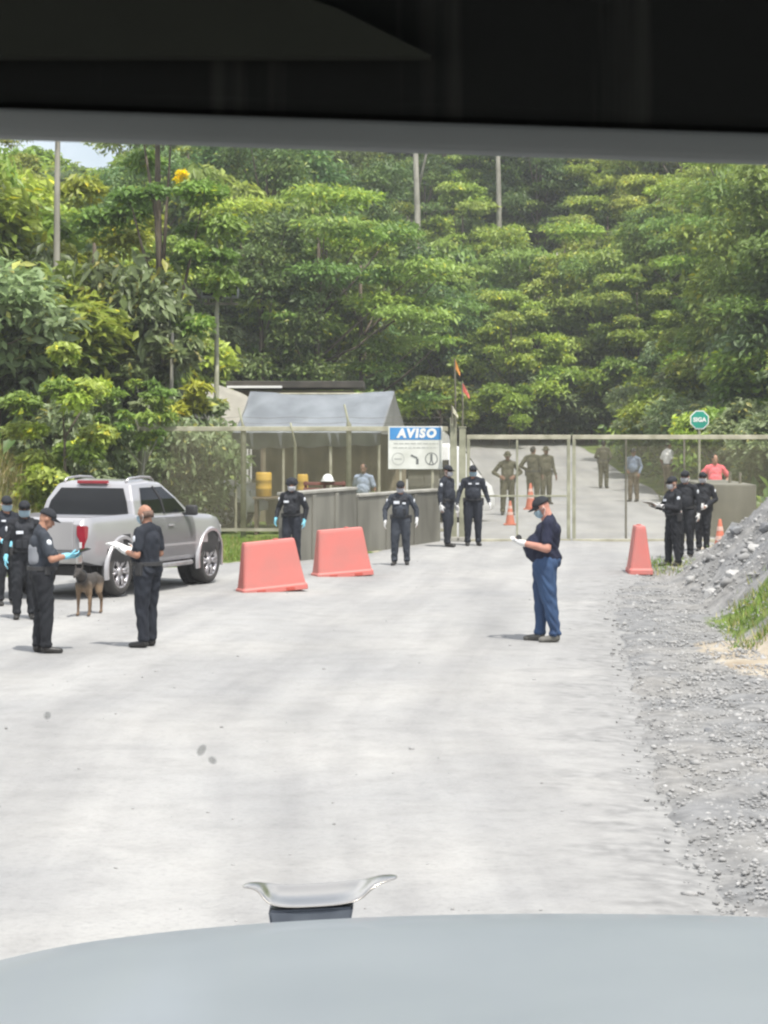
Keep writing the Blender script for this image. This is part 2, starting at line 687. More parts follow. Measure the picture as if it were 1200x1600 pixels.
# shallow ruts along the road
RZ = RZ + 0.012 * np.sin(RX * 2.1 + 0.6 * np.sin(RY * 0.13)) + 0.006 * np.sin(RY * 1.1 + RX * 0.7)
r_gr = 1 - sm((RR - RX) / np.where(RY < 46, 2.0, 0.7))
ny, nx = RX.shape
idx = np.arange(ny * nx).reshape(ny, nx)
quads = np.stack([idx[:-1, :-1], idx[:-1, 1:], idx[1:, 1:], idx[1:, :-1]], -1).reshape(-1, 4)
rcol = np.stack([r_gr, RX - np.interp(RY, [0, 20, 40, 60, 90, 120], [0.2, -0.6, 1.6, 3.6, 5.4, 4.5]), 0 * r_gr], -1).reshape(-1, 3)
kind(obj('road', mesh_np('road', np.stack([RX, RY, RZ], -1).reshape(-1, 3), quads, rcol, True), road_material()), 'structure')


def gz(x, y):
    """top of what one stands on at x, y"""
    l_, r_ = float(road_l(y)) - 0.3, float(road_r(y)) + 0.3
    h = hz(x, y)
    e = min(x - l_, r_ - x)
    if e > 0 and y < 126:
        return max(h, h - 0.03 + 0.05 * float(sm(e / 0.8)) + 0.012 * math.sin(x * 2.1 + 0.6 * math.sin(y * 0.13)) + 0.006 * math.sin(y * 1.1 + x * 0.7))
    return h


# ------------------------------------------------------------------ shared materials
M = {}
M['concrete'] = mat('concrete', (0.36, 0.35, 0.31), (0.21, 0.205, 0.18), 1.6, 0.9, bump=0.3, bscale=9)
M['concrete_dark'] = mat('concrete_weathered', (0.20, 0.195, 0.165), (0.10, 0.097, 0.08), 1.3, 0.9, bump=0.3, bscale=9, stretch=(1, 1, 0.35))
M['rail'] = mat('weathered_rail', (0.42, 0.40, 0.31), (0.26, 0.25, 0.18), 3.0, 0.7)
M['rail_dark'] = mat('dark_rail', (0.16, 0.15, 0.115), (0.09, 0.085, 0.06), 3.0, 0.75)
M['wire'] = mat('fence_wire', (0.31, 0.29, 0.195), (0.24, 0.225, 0.15), 2.0, 0.8)
M['post'] = mat('fence_post', (0.33, 0.33, 0.24), (0.2, 0.2, 0.14), 3.0, 0.75)
M['white'] = mat('white_paint', (0.72, 0.72, 0.70), (0.62, 0.62, 0.59), 2.0, 0.5)
M['sign_white'] = mat('sign_face', (0.66, 0.67, 0.63), (0.50, 0.51, 0.46), 2.2, 0.55)
M['sign_blue'] = mat('sign_blue', (0.05, 0.24, 0.52), (0.045, 0.2, 0.45), 3, 0.5)
M['sign_green'] = mat('sign_green', (0.015, 0.25, 0.18), (0.012, 0.21, 0.15), 3, 0.5)
M['ink'] = mat('sign_ink', (0.10, 0.11, 0.11), (0.16, 0.17, 0.16), 6, 0.7)
M['ink_pale'] = mat('sign_faded_ink', (0.36, 0.37, 0.35), (0.42, 0.43, 0.40), 6, 0.7)
M['barrier'] = mat('barrier_plastic', (0.50, 0.145, 0.125), (0.43, 0.15, 0.13), 3.1, 0.5, spec=0.35, bump=0.08, bscale=6)
M['cone'] = mat('cone_plastic', (0.52, 0.15, 0.09), (0.42, 0.12, 0.07), 5, 0.5)
M['cone_band'] = mat('cone_band', (0.62, 0.42, 0.36), (0.5, 0.33, 0.28), 6, 0.5)
M['cloth_navy'] = mat('navy_uniform', (0.024, 0.028, 0.037), (0.015, 0.017, 0.023), 5, 0.85, spec=0.2, bump=0.5, bscale=11, stretch=(1, 1, 0.55))
M['cloth_black'] = mat('black_uniform', (0.022, 0.024, 0.028), (0.014, 0.015, 0.018), 5, 0.85, spec=0.2, bump=0.5, bscale=11, stretch=(1, 1, 0.55))
M['cloth_grey_navy'] = mat('faded_uniform', (0.045, 0.052, 0.064), (0.028, 0.033, 0.042), 5, 0.85, spec=0.2, bump=0.5, bscale=11, stretch=(1, 1, 0.55))
M['vest'] = mat('vest_fabric', (0.017, 0.019, 0.023), (0.024, 0.026, 0.031), 9, 0.8, spec=0.25, bump=0.3, bscale=16)
M['polo'] = mat('navy_polo', (0.020, 0.023, 0.045), (0.013, 0.015, 0.03), 5, 0.85, spec=0.2, bump=0.4, bscale=9)
M['jeans'] = mat('blue_jeans', (0.045, 0.085, 0.17), (0.028, 0.05, 0.105), 3.2, 0.85, spec=0.2, bump=0.5, bscale=10, stretch=(1, 1, 0.6))
M['olive'] = mat('olive_fatigues', (0.10, 0.095, 0.065), (0.06, 0.058, 0.038), 6, 0.9, spec=0.1, bump=0.4, bscale=10)
M['khaki'] = mat('brown_trousers', (0.14, 0.11, 0.075), (0.09, 0.07, 0.05), 6, 0.9, spec=0.1)
M['blue_shirt'] = mat('pale_blue_shirt', (0.30, 0.36, 0.45), (0.22, 0.27, 0.35), 5, 0.85)
M['slate_shirt'] = mat('slate_blue_shirt', (0.16, 0.20, 0.26), (0.11, 0.14, 0.19), 5, 0.85)
M['white_shirt'] = mat('white_shirt', (0.72, 0.71, 0.68), (0.6, 0.59, 0.56), 5, 0.85)
M['red_shirt'] = mat('coral_shirt', (0.75, 0.15, 0.17), (0.62, 0.11, 0.13), 5, 0.85)
M['grey_panel'] = mat('grey_panel', (0.26, 0.27, 0.29), (0.2, 0.21, 0.23), 5, 0.85)
M['boot'] = mat('black_boot', (0.016, 0.015, 0.014), (0.026, 0.024, 0.022), 8, 0.45)
M['shoe_grey'] = mat('grey_trainer', (0.14, 0.135, 0.12), (0.07, 0.068, 0.06), 8, 0.7)
M['hair'] = mat('dark_hair', (0.012, 0.010, 0.009), (0.02, 0.017, 0.014), 18, 0.6)
M['eye'] = mat('eye_dark', (0.02, 0.015, 0.012), None, 6, 0.3)
M['skin'] = mat('skin_tan', (0.36, 0.19, 0.125), (0.29, 0.145, 0.095), 9, 0.55, spec=0.35)
M['skin_dark'] = mat('skin_brown', (0.21, 0.11, 0.072), (0.16, 0.082, 0.055), 9, 0.55, spec=0.35)
M['skin_pink'] = mat('skin_rosy', (0.46, 0.24, 0.18), (0.38, 0.18, 0.135), 9, 0.55, spec=0.35)
M['mask_blue'] = mat('mask_pale_blue', (0.46, 0.60, 0.68), (0.38, 0.52, 0.6), 8, 0.9)
M['mask_white'] = mat('mask_white', (0.66, 0.67, 0.70), (0.56, 0.57, 0.61), 8, 0.9)
M['glove_white'] = mat('white_glove', (0.62, 0.62, 0.61), (0.54, 0.54, 0.53), 8, 0.6)
M['glove_cyan'] = mat('cyan_glove', (0.22, 0.56, 0.68), (0.17, 0.46, 0.58), 8, 0.55)
M['paper'] = mat('paper', (0.78, 0.78, 0.76), (0.7, 0.7, 0.68), 4, 0.8)
M['patch'] = mat('pale_patch', (0.62, 0.64, 0.66), (0.42, 0.45, 0.5), 30, 0.8)
M['silver'] = mat('silver_paint', (0.37, 0.365, 0.375), (0.34, 0.335, 0.345), 1.5, 0.32, metal=0.35, coat=0.6)
M['white_car'] = mat('white_car_paint', (0.58, 0.58, 0.56), (0.54, 0.54, 0.52), 1.5, 0.35, coat=0.5)
M['glass_dark'] = mat('tinted_glass', (0.012, 0.014, 0.016), None, 2, 0.06, spec=0.6)
M['plastic_black'] = mat('black_plastic', (0.022, 0.022, 0.023), (0.035, 0.035, 0.036), 6, 0.6)
M['tyre'] = mat('tyre_rubber', (0.05, 0.047, 0.043), (0.028, 0.027, 0.026), 6, 0.85, bump=0.2)
M['alloy'] = mat('alloy_rim', (0.52, 0.51, 0.52), (0.38, 0.36, 0.37), 5, 0.3, metal=0.7)
M['lens_red'] = mat('red_lens', (0.30, 0.018, 0.035), (0.23, 0.014, 0.026), 6, 0.18, coat=0.6)
M['lens_clear'] = mat('clear_lens', (0.6, 0.6, 0.6), (0.5, 0.5, 0.5), 6, 0.15, coat=0.6)
M['chrome'] = mat('chrome', (0.50, 0.475, 0.43), (0.43, 0.405, 0.37), 3, 0.24, metal=1.0)
M['chrome_dull'] = mat('dull_chrome', (0.60, 0.59, 0.57), (0.52, 0.51, 0.49), 3, 0.3, metal=0.9)
M['dark_metal'] = mat('dark_metal', (0.15, 0.168, 0.195), (0.115, 0.13, 0.155), 30, 0.5, metal=0.4)
M['plate'] = mat('number_plate', (0.6, 0.6, 0.58), (0.5, 0.5, 0.48), 9, 0.5)
M['tarp'] = mat('blue_grey_tarp', (0.38, 0.41, 0.44), (0.275, 0.30, 0.325), 1.6, 0.55, bump=0.5, bscale=3)
M['tarp_dark'] = mat('shaded_tarp_gable', (0.20, 0.20, 0.18), (0.15, 0.15, 0.135), 2, 0.7)  # shade on the gable side is put into this darker tarp colour
M['tarp_cream'] = mat('cream_tarp', (0.55, 0.53, 0.46), (0.44, 0.42, 0.36), 1.5, 0.7, bump=0.3, bscale=3)
M['roof_dark'] = mat('dark_roof', (0.075, 0.068, 0.055), (0.045, 0.042, 0.035), 2, 0.8)
M['booth'] = mat('booth_panel', (0.26, 0.225, 0.155), (0.17, 0.15, 0.105), 1.2, 0.85)
M['yellow'] = mat('yellow_plastic', (0.56, 0.35, 0.045), (0.45, 0.28, 0.04), 4, 0.5)
M['rust_red'] = mat('red_brown_timber', (0.20, 0.085, 0.065), (0.12, 0.05, 0.04), 6, 0.8)
M['wood'] = mat('old_timber', (0.16, 0.125, 0.085), (0.09, 0.07, 0.05), 4, 0.85)
M['steel_grey'] = mat('grey_steel', (0.22, 0.235, 0.245), (0.15, 0.16, 0.165), 3, 0.6, metal=0.2)
M['bark'] = mat('bark', (0.16, 0.13, 0.095), (0.075, 0.06, 0.045), 5, 0.9, bump=0.5, bscale=12, stretch=(1, 1, 0.3))
M['bark_pale'] = mat('pale_bark', (0.36, 0.34, 0.29), (0.22, 0.21, 0.175), 4, 0.85, bump=0.3, bscale=12, stretch=(1, 1, 0.3))
M['rock'] = mat('grey_rock', (0.20, 0.205, 0.21), (0.11, 0.113, 0.12), 8, 0.9, bump=0.4, bscale=18)
M['rock_pale'] = mat('pale_rock', (0.40, 0.395, 0.38), (0.29, 0.285, 0.275), 8, 0.9, bump=0.3, bscale=18)
M['leaf'] = leaf_mat('foliage')
M['grass'] = leaf_mat('grass_blades', 0.2, 0.6)


# ------------------------------------------------------------------ gate and fences
def wire_mesh(w, h, cell, r):
    """diagonal chain-link wires filling w x h in the x-z plane"""
    verts, faces = [], []
    step = cell * math.sqrt(2)
    for sgn in (1, -1):
        k0 = -h if sgn == 1 else 0
        k1 = w if sgn == 1 else w + h
        c = k0 + step / 2
        while c < k1:
            # line x = c + sgn*z
            if sgn == 1:
                z0, z1 = max(0, -c), min(h, w - c)
            else:
                z0, z1 = max(0, c - w), min(h, c)
            if z1 - z0 > 0.02:
                a = np.array([c + sgn * z0, 0.003 * sgn, z0])
                b = np.array([c + sgn * z1, 0.003 * sgn, z1])
                u = np.array([0.707, 0, -sgn * 0.707]) * r
                v = np.array([0, 1, 0]) * r
                i = len(verts)
                for p in (a, b):
                    verts += [p + u, p - 0.5 * u + 0.87 * v, p - 0.5 * u - 0.87 * v]
                for k in range(3):
                    faces.append((i + k, i + (k + 1) % 3, i + 3 + (k + 1) % 3, i + 3 + k))
            c += step
    return mesh_np('mesh', np.array(verts), np.array(faces))


GD = 50.7           # distance of the gate


def gate_leaf(label, px0, px1, inner, mid):
    x0, x1 = (px0 - 600) * GD / F, (px1 - 600) * GD / F
    w = x1 - x0
    g = gz((x0 + x1) / 2, GD)
    t = thing('gate_leaf', label, 'gate', (x0, GD, 0), 0, 'leaves of the double gate')
    zt, zb = CH - (683 - HY) * GD / F, CH - (845 - HY) * GD / F
    for nm, z, m_, th in (('top_rail', zt, M['rail'], 0.10), ('bottom_rail', zb, M['rail'], 0.085)):
        bm = bmesh.new()
        add_box(bm, (w / 2, 0, z), (w - 0.004, 0.06, th), bevel=0.012)
        obj(nm, bm, m_, t)
    for x in (0.04, w - 0.05):
        bm = bmesh.new()
        add_box(bm, (x, 0, (zt + zb) / 2), (0.075, 0.055, zt - zb - 0.10), bevel=0.01)
        obj('stile', bm, M['post'], t)
    for px in inner:
        bm = bmesh.new()
        add_box(bm, ((px - px0) * GD / F, 0, (zt + zb) / 2), (0.045, 0.04, zt - zb - 0.10), bevel=0.008)
        obj('upright', bm, M['rail_dark'] if px > 950 else M['post'], t)
    if mid:
        bm = bmesh.new()
        add_box(bm, (w / 2, 0.001, CH - (mid - HY) * GD / F), (w - 0.17, 0.034, 0.042), bevel=0.006)
        obj('middle_rail', bm, M['post'], t)
    me = wire_mesh(w - 0.1, zt - zb - 0.1, 0.036, 0.0025)
    o = obj('mesh', me, M['wire'], t)
    o.location = (0.05, 0.035, zb + 0.05)
    # wheel under the free corner and hinges
    bm = bmesh.new()
    add_tube(bm, [(w / 2, -0.03, 0.07), (w / 2, 0.03, 0.07)], 0.065, 14)
    obj('caster', bm, M['plastic_black'], t).location = (0, 0, g)
    return t


gate_leaf('rusty mesh gate leaf with a middle rail, beside the twin posts', 729, 892, (808,), 775)
gate_leaf('wider mesh gate leaf without a middle rail, before the concrete block', 894, 1207, (978, 1069), None)


def gate_post(px, ptop, w, label, m_):
    x = (px - 600) * (GD + 0.02) / F
    t = thing('gate_post', label, 'post', (x, GD + 0.02, 0), 0, 'posts of the gate')
    g = gz(x, GD)
    zt = CH - (ptop - HY) * GD / F
    bm = bmesh.new()
    add_box(bm, (0, 0, (zt + g) / 2), (w, w, zt - g), bevel=0.012)
    obj('shaft', bm, m_, t)
    bm = bmesh.new()
    add_box(bm, (0, 0, zt + 0.012), (w + 0.03, w + 0.03, 0.024), bevel=0.006)
    obj('cap', bm, m_, t)
    bm = bmesh.new()
    add_box(bm, (0, 0, g + 0.05), (w + 0.12, w + 0.12, 0.10), bevel=0.02)
    obj('footing', bm, M['concrete'], t)
    return t


gate_post(708.5, 655, 0.15, 'tall square grey post nearest the notice board', M['post'])
gate_post(722.5, 668, 0.15, 'square grey post carrying the hinges of the middle-railed gate leaf', M['post'])
gate_post(1216, 672, 0.16, 'square post at the far end of the wider gate leaf', M['post'])


def pennant(px, py_base, py_top, d, flag_px, col, label):
    x = (px - 600) * d / F
    z0, z1 = CH - (py_base - HY) * d / F, CH - (py_top - HY) * d / F
    t = thing('pennant', label, 'flag', (x, d, z0), 0, 'small flags above the gate')
    bm = bmesh.new()
    add_tube(bm, [(0, 0, 0), (0.01, 0, (z1 - z0) * 0.5), (-0.01, 0, z1 - z0)], [0.022, 0.02, 0.015], 6)
    obj('pole', bm, M['rail_dark'], t)
    # limp triangular cloth hanging from the pole top, with folds
    bm = bmesh.new()
    w, h = flag_px[0] * d / F, flag_px[1] * d / F
    top = z1 - z0 - 0.02
    rows = 8
    vs = []
    for i in range(rows + 1):
        f = i / rows
        row = []
        for j in range(5):
            g = j / 4
            row.append(bm.verts.new((g * w * (0.18 + 0.82 * min(1, f * 1.3)) * (1.0 if flag_px[2] > 0 else -1), 0.035 * math.sin(g * 7 + f * 2) * f, top - f * h * (0.55 + 0.45 * g) - g * 0.1 * h)))
        vs.append(row)
    for i in range(rows):
        for j in range(4):
            bm.faces.new((vs[i][j], vs[i][j + 1], vs[i + 1][j + 1], vs[i + 1][j]))
    bmesh.ops.solidify(bm, geom=bm.faces[:], thickness=0.004)
    obj('cloth', bm, mat('flag_cloth', col, tuple(c * 0.8 for c in col), 8, 0.8), t, True)


pennant(711, 668, 560, 50.6, (8, 24, 1), (0.80, 0.38, 0.10), 'orange pennant on the tallest pole above the gate posts')
pennant(722.5, 672, 597, 50.75, (11, 22, 1), (0.75, 0.20, 0.16), 'red pennant on the shorter pole above the gate post')
pennant(706, 662, 632, 50.5, (10, 18, 1), (0.72, 0.70, 0.55), 'cream pennant low beside the gate post top')


def fence(label, x0, x1, y0, y1, zt, zb, posts, arms=True, wires=True):
    """posts: (fraction along, top z, width)"""
    w = math.hypot(x1 - x0, y1 - y0)
    rot = math.atan2(y1 - y0, x1 - x0)
    t = thing('chain_link_fence', label, 'fence', (x0, y0, 0), rot)
    bm = bmesh.new()
    add_box(bm, (w / 2, 0, zt), (w, 0.06, 0.105), bevel=0.012)
    obj('top_rail', bm, M['rail'], t)
    bm = bmesh.new()
    add_box(bm, (w / 2, 0, zb), (w, 0.05, 0.075), bevel=0.012)
    obj('bottom_rail', bm, M['rail'], t)
    for f, ztop, wd in posts:
        bm = bmesh.new()
        add_tube(bm, [(0, 0.06, -0.4), (0, 0.06, ztop - 0.38), (0, 0.06, ztop - 0.34), (-0.02, 0.04, ztop - 0.25), (-0.10, -0.05, ztop + 0.12)], [wd / 2, wd / 2, wd / 2, 0.028, 0.022], 10)
        o = obj('post', bm, M['post'], t, True)
        o.location = (f * w, 0, 0)
    bm = bmesh.new()
    for k in range(2):
        z = zt + 0.14 + 0.13 * k
        pts = [(w * i / 24, 0.03 - 0.03 * k, z - 0.03 * abs(math.sin(i * math.pi / 4))) for i in range(25)]
        add_tube(bm, pts, 0.0032, 4)
    obj('barbed_wire', bm, M['rail_dark'], t)
    o = obj('mesh', wire_mesh(w, zt - zb - 0.08, 0.037, 0.0032), M['wire'], t)
    o.location = (0, -0.035, zb + 0.04)
    return t


FD = 52.0
fx0, fx1 = (214 - 600) * FD / F, (700 - 600) * FD / F
fence('long chain-link fence behind the concrete wall and notice board', fx0, fx1, FD, FD + 0.0, CH - 7 * FD / F, CH - (828 - HY) * FD / F,
      [(0.01, 2.65, 0.11), ((380 - 214) / 486, 2.85, 0.13), ((461 - 214) / 486, 2.5, 0.07), ((545 - 214) / 486, 2.92, 0.12)])


# concrete wall: two lengths set at an angle across the verge
def wall_seg(label, a, b, h, thick=0.22):
    a, b = Vector(a), Vector(b)
    d = b - a
    t = thing('concrete_wall', label, 'wall', (a.x, a.y, 0), math.atan2(d.y, d.x), 'lengths of the low concrete wall')
    w = d.length
    bm = bmesh.new()
    add_box(bm, (w / 2, thick / 2, h / 2 - 0.15), (w, thick, h + 0.3), bevel=0.02)
    obj('panel', bm, M['concrete_dark'], t)
    bm = bmesh.new()
    add_box(bm, (w / 2, thick / 2, h + 0.031), (w, thick + 0.06, 0.06), bevel=0.015)
    obj('coping', bm, M['concrete'], t)
    for f in (0.33, 0.67):
        bm = bmesh.new()
        add_box(bm, (w * f, -0.02, h / 2 - 0.1), (0.16, 0.05, h + 0.15), bevel=0.01)
        obj('buttress', bm, M['concrete_dark'], t)


pA, pB, pC = Vector((-1.75, 42.6, 0)), Vector((-0.55, 46.3, 0)), Vector((1.24, 50.55, 0))
wall_seg('nearer and taller length of low concrete wall, behind the salmon barriers', pA, pB, 1.27)
wall_seg('farther length of low concrete wall below the notice board, ending at the gate post', pB + Vector((0.03, 0.12, 0)), pC, 1.12)


# ------------------------------------------------------------------ notice board and octagon sign
def notice_board():
    d = 49.9
    # it stands just behind the low wall, on two legs
    x = (649 - 600) * 51.2 / F
    d = 51.2
    s = d / F
    t = thing('notice_board', 'white notice board headed AVISO in white on a blue band', 'sign', (x, d, 0), R(1.5))
    W, H = 85 * s, 67 * s
    z0 = CH - (733 - HY) * s
    bm = bmesh.new()
    add_box(bm, (0, 0, z0 + H / 2), (W, 0.03, H), bevel=0.006)
    obj('board', bm, M['sign_white'], t)
    bm = bmesh.new()
    add_box(bm, (0, -0.018, z0 + H - 11.5 * s), (W - 5 * s, 0.006, 19 * s))
    obj('header_band', bm, M['sign_blue'], t)
    me = text_mesh('lettering', 'AVISO', 18.5 * s, 0.017, 0.12, 0.003, 1.22)
    o = obj('lettering', me, M['white'], t)
    o.location = (2 * s, -0.023, z0 + H - 11.5 * s)
    o.rotation_euler = (R(90), 0, 0)
    # two rows of small print
    bm = bmesh.new()
    rr = random.Random(5)
    for row, (zz, x0, x1) in enumerate(((27, -34, 36), (33.5, -35, 35))):
        x_ = x0
        while x_ < x1:
            w_ = rr.uniform(3, 9)
            w_ = min(w_, x1 - x_)
            add_box(bm, ((x_ + w_ / 2) * s, -0.017, z0 + H - zz * s), (w_ * s, 0.003, 2.0 * s))
            x_ += w_ + 1.5
        obj('small_text', bm, M['ink_pale'], t)
        bm = bmesh.new()
    bm.free()
    # three safety pictograms: a ring with a bar, a dog-like stooping figure, a walking figure in a ring
    for k, cx in enumerate((-27, 1, 25)):
        bm = bmesh.new()
        o_ = (cx * s, -0.017, z0 + 16 * s)
        if k != 1:
            add_ring(bm, o_, 10 * s, 8.6 * s, 0.003)
        if k == 0:
            add_box(bm, o_, (12 * s, 0.0035, 2.2 * s))
        if k == 1:
            add_box(bm, (o_[0] + 2 * s, o_[1], o_[2] - 4 * s), (4 * s, 0.003, 9 * s), bevel=0.001)
            add_box(bm, (o_[0] - 3 * s, o_[1] - .002, o_[2] + 3.5 * s), (11 * s, 0.003, 3 * s), Matrix.Rotation(R(25), 3, 'Y'))
        if k == 2:
            add_ring(bm, (o_[0], o_[1], o_[2] + 6 * s), 2 * s, 0.2 * s, 0.003)
            add_box(bm, (o_[0], o_[1], o_[2] + 0.5 * s), (3.6 * s, 0.003, 7 * s))
            add_box(bm, (o_[0] - 1.8 * s, o_[1] - .002, o_[2] - 5 * s), (1.6 * s, 0.003, 6 * s), Matrix.Rotation(R(18), 3, 'Y'))
            add_box(bm, (o_[0] + 1.8 * s, o_[1] - .002, o_[2] - 5 * s), (1.6 * s, 0.003, 6 * s), Matrix.Rotation(R(-18), 3, 'Y'))
        obj('pictogram', bm, M['ink_pale'] if k == 0 else M['ink'], t)
    for px in (-23, 27):
        bm = bmesh.new()
        add_box(bm, (px * s, 0.042, z0 / 2 + 0.3), (0.055, 0.05, z0 + 0.6), bevel=0.006)
        obj('leg', bm, M['rail'], t)


def add_ring(bm, c, ro, ri, dep, n=24):
    """flat ring facing -y"""
    c = Vector(c)
    a, b = [], []
    for k in range(n):
        q = 2 * math.pi * k / n
        u = Vector((math.cos(q), 0, math.sin(q)))
        a.append((bm.verts.new(c + u * ro), bm.verts.new(c + u * ri)))
        b.append((bm.verts.new(c + u * ro + Vector((0, dep, 0))), bm.verts.new(c + u * ri + Vector((0, dep, 0)))))
    for k in range(n):
        j = (k + 1) % n
        bm.faces.new((a[k][0], a[j][0], a[j][1], a[k][1]))
        bm.faces.new((b[k][0], b[j][0], b[j][1], b[k][1]))
        bm.faces.new((a[k][0], b[k][0], b[j][0], a[j][0]))
        bm.faces.new((a[k][1], b[k][1], b[j][1], a[j][1]))


notice_board()


def octagon_sign():
    d = 54.0
    s = d / F
    x = (1093 - 600) * s
    zc = CH - (656 - HY) * s
    t = thing('traffic_sign', 'small green octagon sign on a thin pole behind the gate', 'sign', (x, d, 0))
    bm = bmesh.new()
    add_tube(bm, [(0, 0.03, -0.2), (0, 0.03, zc + 0.1)], 0.03, 8)
    obj('pole', bm, M['post'], t)
    for nm, r_, y_, m_ in (('rim', 14.5 * s, 0.0, M['white']), ('face', 13 * s, -0.006, M['sign_green'])):
        bm = bmesh.new()
        add_prism(bm, [(r_ / math.cos(math.pi / 8) * math.cos(math.pi / 8 + k * math.pi / 4), r_ / math.cos(math.pi / 8) * math.sin(math.pi / 8 + k * math.pi / 4)) for k in range(8)],
                  (0, y_, zc), (1, 0, 0), (0, 0, 1), 0.012)
        obj(nm, bm, m_, t)
    me = text_mesh('lettering', 'SIGA', 9.2 * s, 0.006, 0, 0.002, 1.05)
    o = obj('lettering', me, M['white'], t)
    o.location = (0, -0.0215, zc)
    o.rotation_euler = (R(90), 0, 0)


octagon_sign()


# ------------------------------------------------------------------ barriers and cones
def barrier(label, loc, rotz, tilt, L=1.06, Hh=0.79, W=0.44):
    t = thing('water_barrier', label, 'barrier', loc, rotz, 'salmon red plastic road barriers')
    t.rotation_euler = (0, R(tilt), rotz)
    bm = bmesh.new()
    prof = [(0.0, 1.0, 1.0), (0.10, 0.99, 0.985), (0.125, 0.945, 0.90), (0.45, 0.875, 0.70), (0.72, 0.825, 0.56), (0.94, 0.785, 0.45), (1.0, 0.76, 0.38)]
    rings = []
    for z, fl, fw in prof:
        a, b, c = L / 2 * fl, W / 2 * fw, min(0.05, W / 2 * fw * 0.5)
        ring = []
        for sx, sy in ((1, 1), (-1, 1), (-1, -1), (1, -1)):
            for k in range(4):
                q = math.pi / 2 * k / 3 + {(1, 1): 0, (-1, 1): math.pi / 2, (-1, -1): math.pi, (1, -1): 1.5 * math.pi}[(sx, sy)]
                ring.append(Vector((sx * (a - c) + c * math.cos(q), sy * (b - c) + c * math.sin(q), z * Hh)))
        rings.append(ring)
    add_loft(bm, rings)
    o = obj('body', bm, M['barrier'], t)
    mod = o.modifiers.new('bevel', 'BEVEL')
    mod.width = 0.015
    mod.segments = 2
    mod.angle_limit = R(25)
    # two fork-lift slots at the foot, a filler cap on top
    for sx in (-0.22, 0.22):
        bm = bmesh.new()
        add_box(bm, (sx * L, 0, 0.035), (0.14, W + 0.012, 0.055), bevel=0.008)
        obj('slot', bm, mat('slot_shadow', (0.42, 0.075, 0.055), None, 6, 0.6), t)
    bm = bmesh.new()
    add_tube(bm, [(0.12, 0, Hh - 0.005), (0.12, 0, Hh + 0.02)], 0.04, 12)
    obj('filler_cap', bm, M['barrier'], t)
    return t


c = (gp(371, 930) + gp(480, 914)) / 2
barrier('salmon plastic road barrier closest to the silver pickup', (-1.72, 35.4, gz(-1.72, 35.4) - 0.01), R(20), -4.6)
barrier('salmon plastic road barrier standing before the concrete wall, second from the pickup', (-0.71, 39.3, gz(-0.71, 39.3) - 0.01), R(19), -3.6, 1.02, 0.82)
barrier('salmon plastic barrier set end-on to the road beside the rocky bank', (4.42, 39.9, gz(4.42, 39.9) + 0.0), R(88), 0.5, 0.92, 0.83, 0.42)


def cone(label, loc, h, rot=0):
    t = thing('traffic_cone', label, 'cone', loc, rot, 'orange traffic cones')
    bm = bmesh.new()
    add_box(bm, (0, 0, 0.02), (h * 0.52, h * 0.52, 0.04), bevel=0.01)
    obj('base', bm, M['cone'], t)
    bm = bmesh.new()
    rings = [[Vector((r * math.cos(2 * math.pi * k / 18), r * math.sin(2 * math.pi * k / 18), z * h)) for k in range(18)] for z, r in ((0.05, h * 0.205), (0.1, h * 0.19), (0.98, h * 0.04), (1.0, h * 0.03))]
    add_loft(bm, rings)
    obj('shell', bm, M['cone'], t, True)
    for z in (0.42, 0.68):
        r0, r1 = h * (0.19 - 0.1705 * (z - 0.1)) + 0.004, h * (0.19 - 0.1705 * (z + 0.02)) + 0.004
        bm = bmesh.new()
        add_loft(bm, [[Vector((r * math.cos(2 * math.pi * k / 18), r * math.sin(2 * math.pi * k / 18), zz * h)) for k in range(18)] for zz, r in ((z, r0), (z + 0.12, r1))], cap=False)
        obj('reflective_band', bm, M['cone_band'], t, True)
    return t


p = gp(1125, 868)
cone('orange cone at the foot of the rocky bank, before the gate', (p.x, p.y, gz(p.x, p.y)), 0.72)
p = gp(797, 822)
cone('faded cone beyond the gate, below the single soldier', (p.x, p.y, gz(p.x, p.y)), 0.62)
p = gp(829, 797)
cone('faded cone beyond the gate, below the pair of soldiers', (p.x, p.y, gz(p.x, p.y)), 0.80)
# ------------------------------------------------------------------ buildings behind the fence
def booth():
    d = 61.0
    s = d / F
    x0, x1 = (352 - 600) * s, (566 - 600) * s
    z1 = CH - (604 - HY) * s
    g = 0.0
    t = thing('guard_booth', 'brown flat-roofed guard booth with dark windows behind the blue-grey tent', 'building', ((x0 + x1) / 2, d + 1.6, g))
    w = x1 - x0
    bm = bmesh.new()
    add_box(bm, (0, 0, z1 / 2 - 0.05), (w - 0.5, 2.8, z1 - 0.1))
    obj('wall', bm, M['booth'], t)
    bm = bmesh.new()
    add_box(bm, (0.05, -0.2, z1 + 0.05), (w, 3.7, 0.18), bevel=0.02)
    obj('roof', bm, M['roof_dark'], t)
    bm = bmesh.new()
    add_box(bm, (-w * 0.28, -2.07, z1 - 0.02), (w * 0.4, 0.06, 0.06), bevel=0.01)
    obj('gutter', bm, M['white'], t)
    for fx, ww in ((-0.33, 0.75), (-0.02, 0.9), (0.3, 0.75)):
        bm = bmesh.new()
        add_box(bm, (fx * w, -1.41, 1.55), (ww, 0.05, 0.95), bevel=0.01)
        f = obj('window', bm, M['wood'], t)
        bm = bmesh.new()
        add_box(bm, (fx * w, -1.44, 1.55), (ww - 0.12, 0.02, 0.83))
        obj('pane', bm, M['glass_dark'], f)
    bm = bmesh.new()
    add_box(bm, (0.13 * w, -1.415, 1.0), (0.0 + 0.35, 0.04, 2.0), bevel=0.01)
    obj('door', bm, M['wood'], t)


booth()


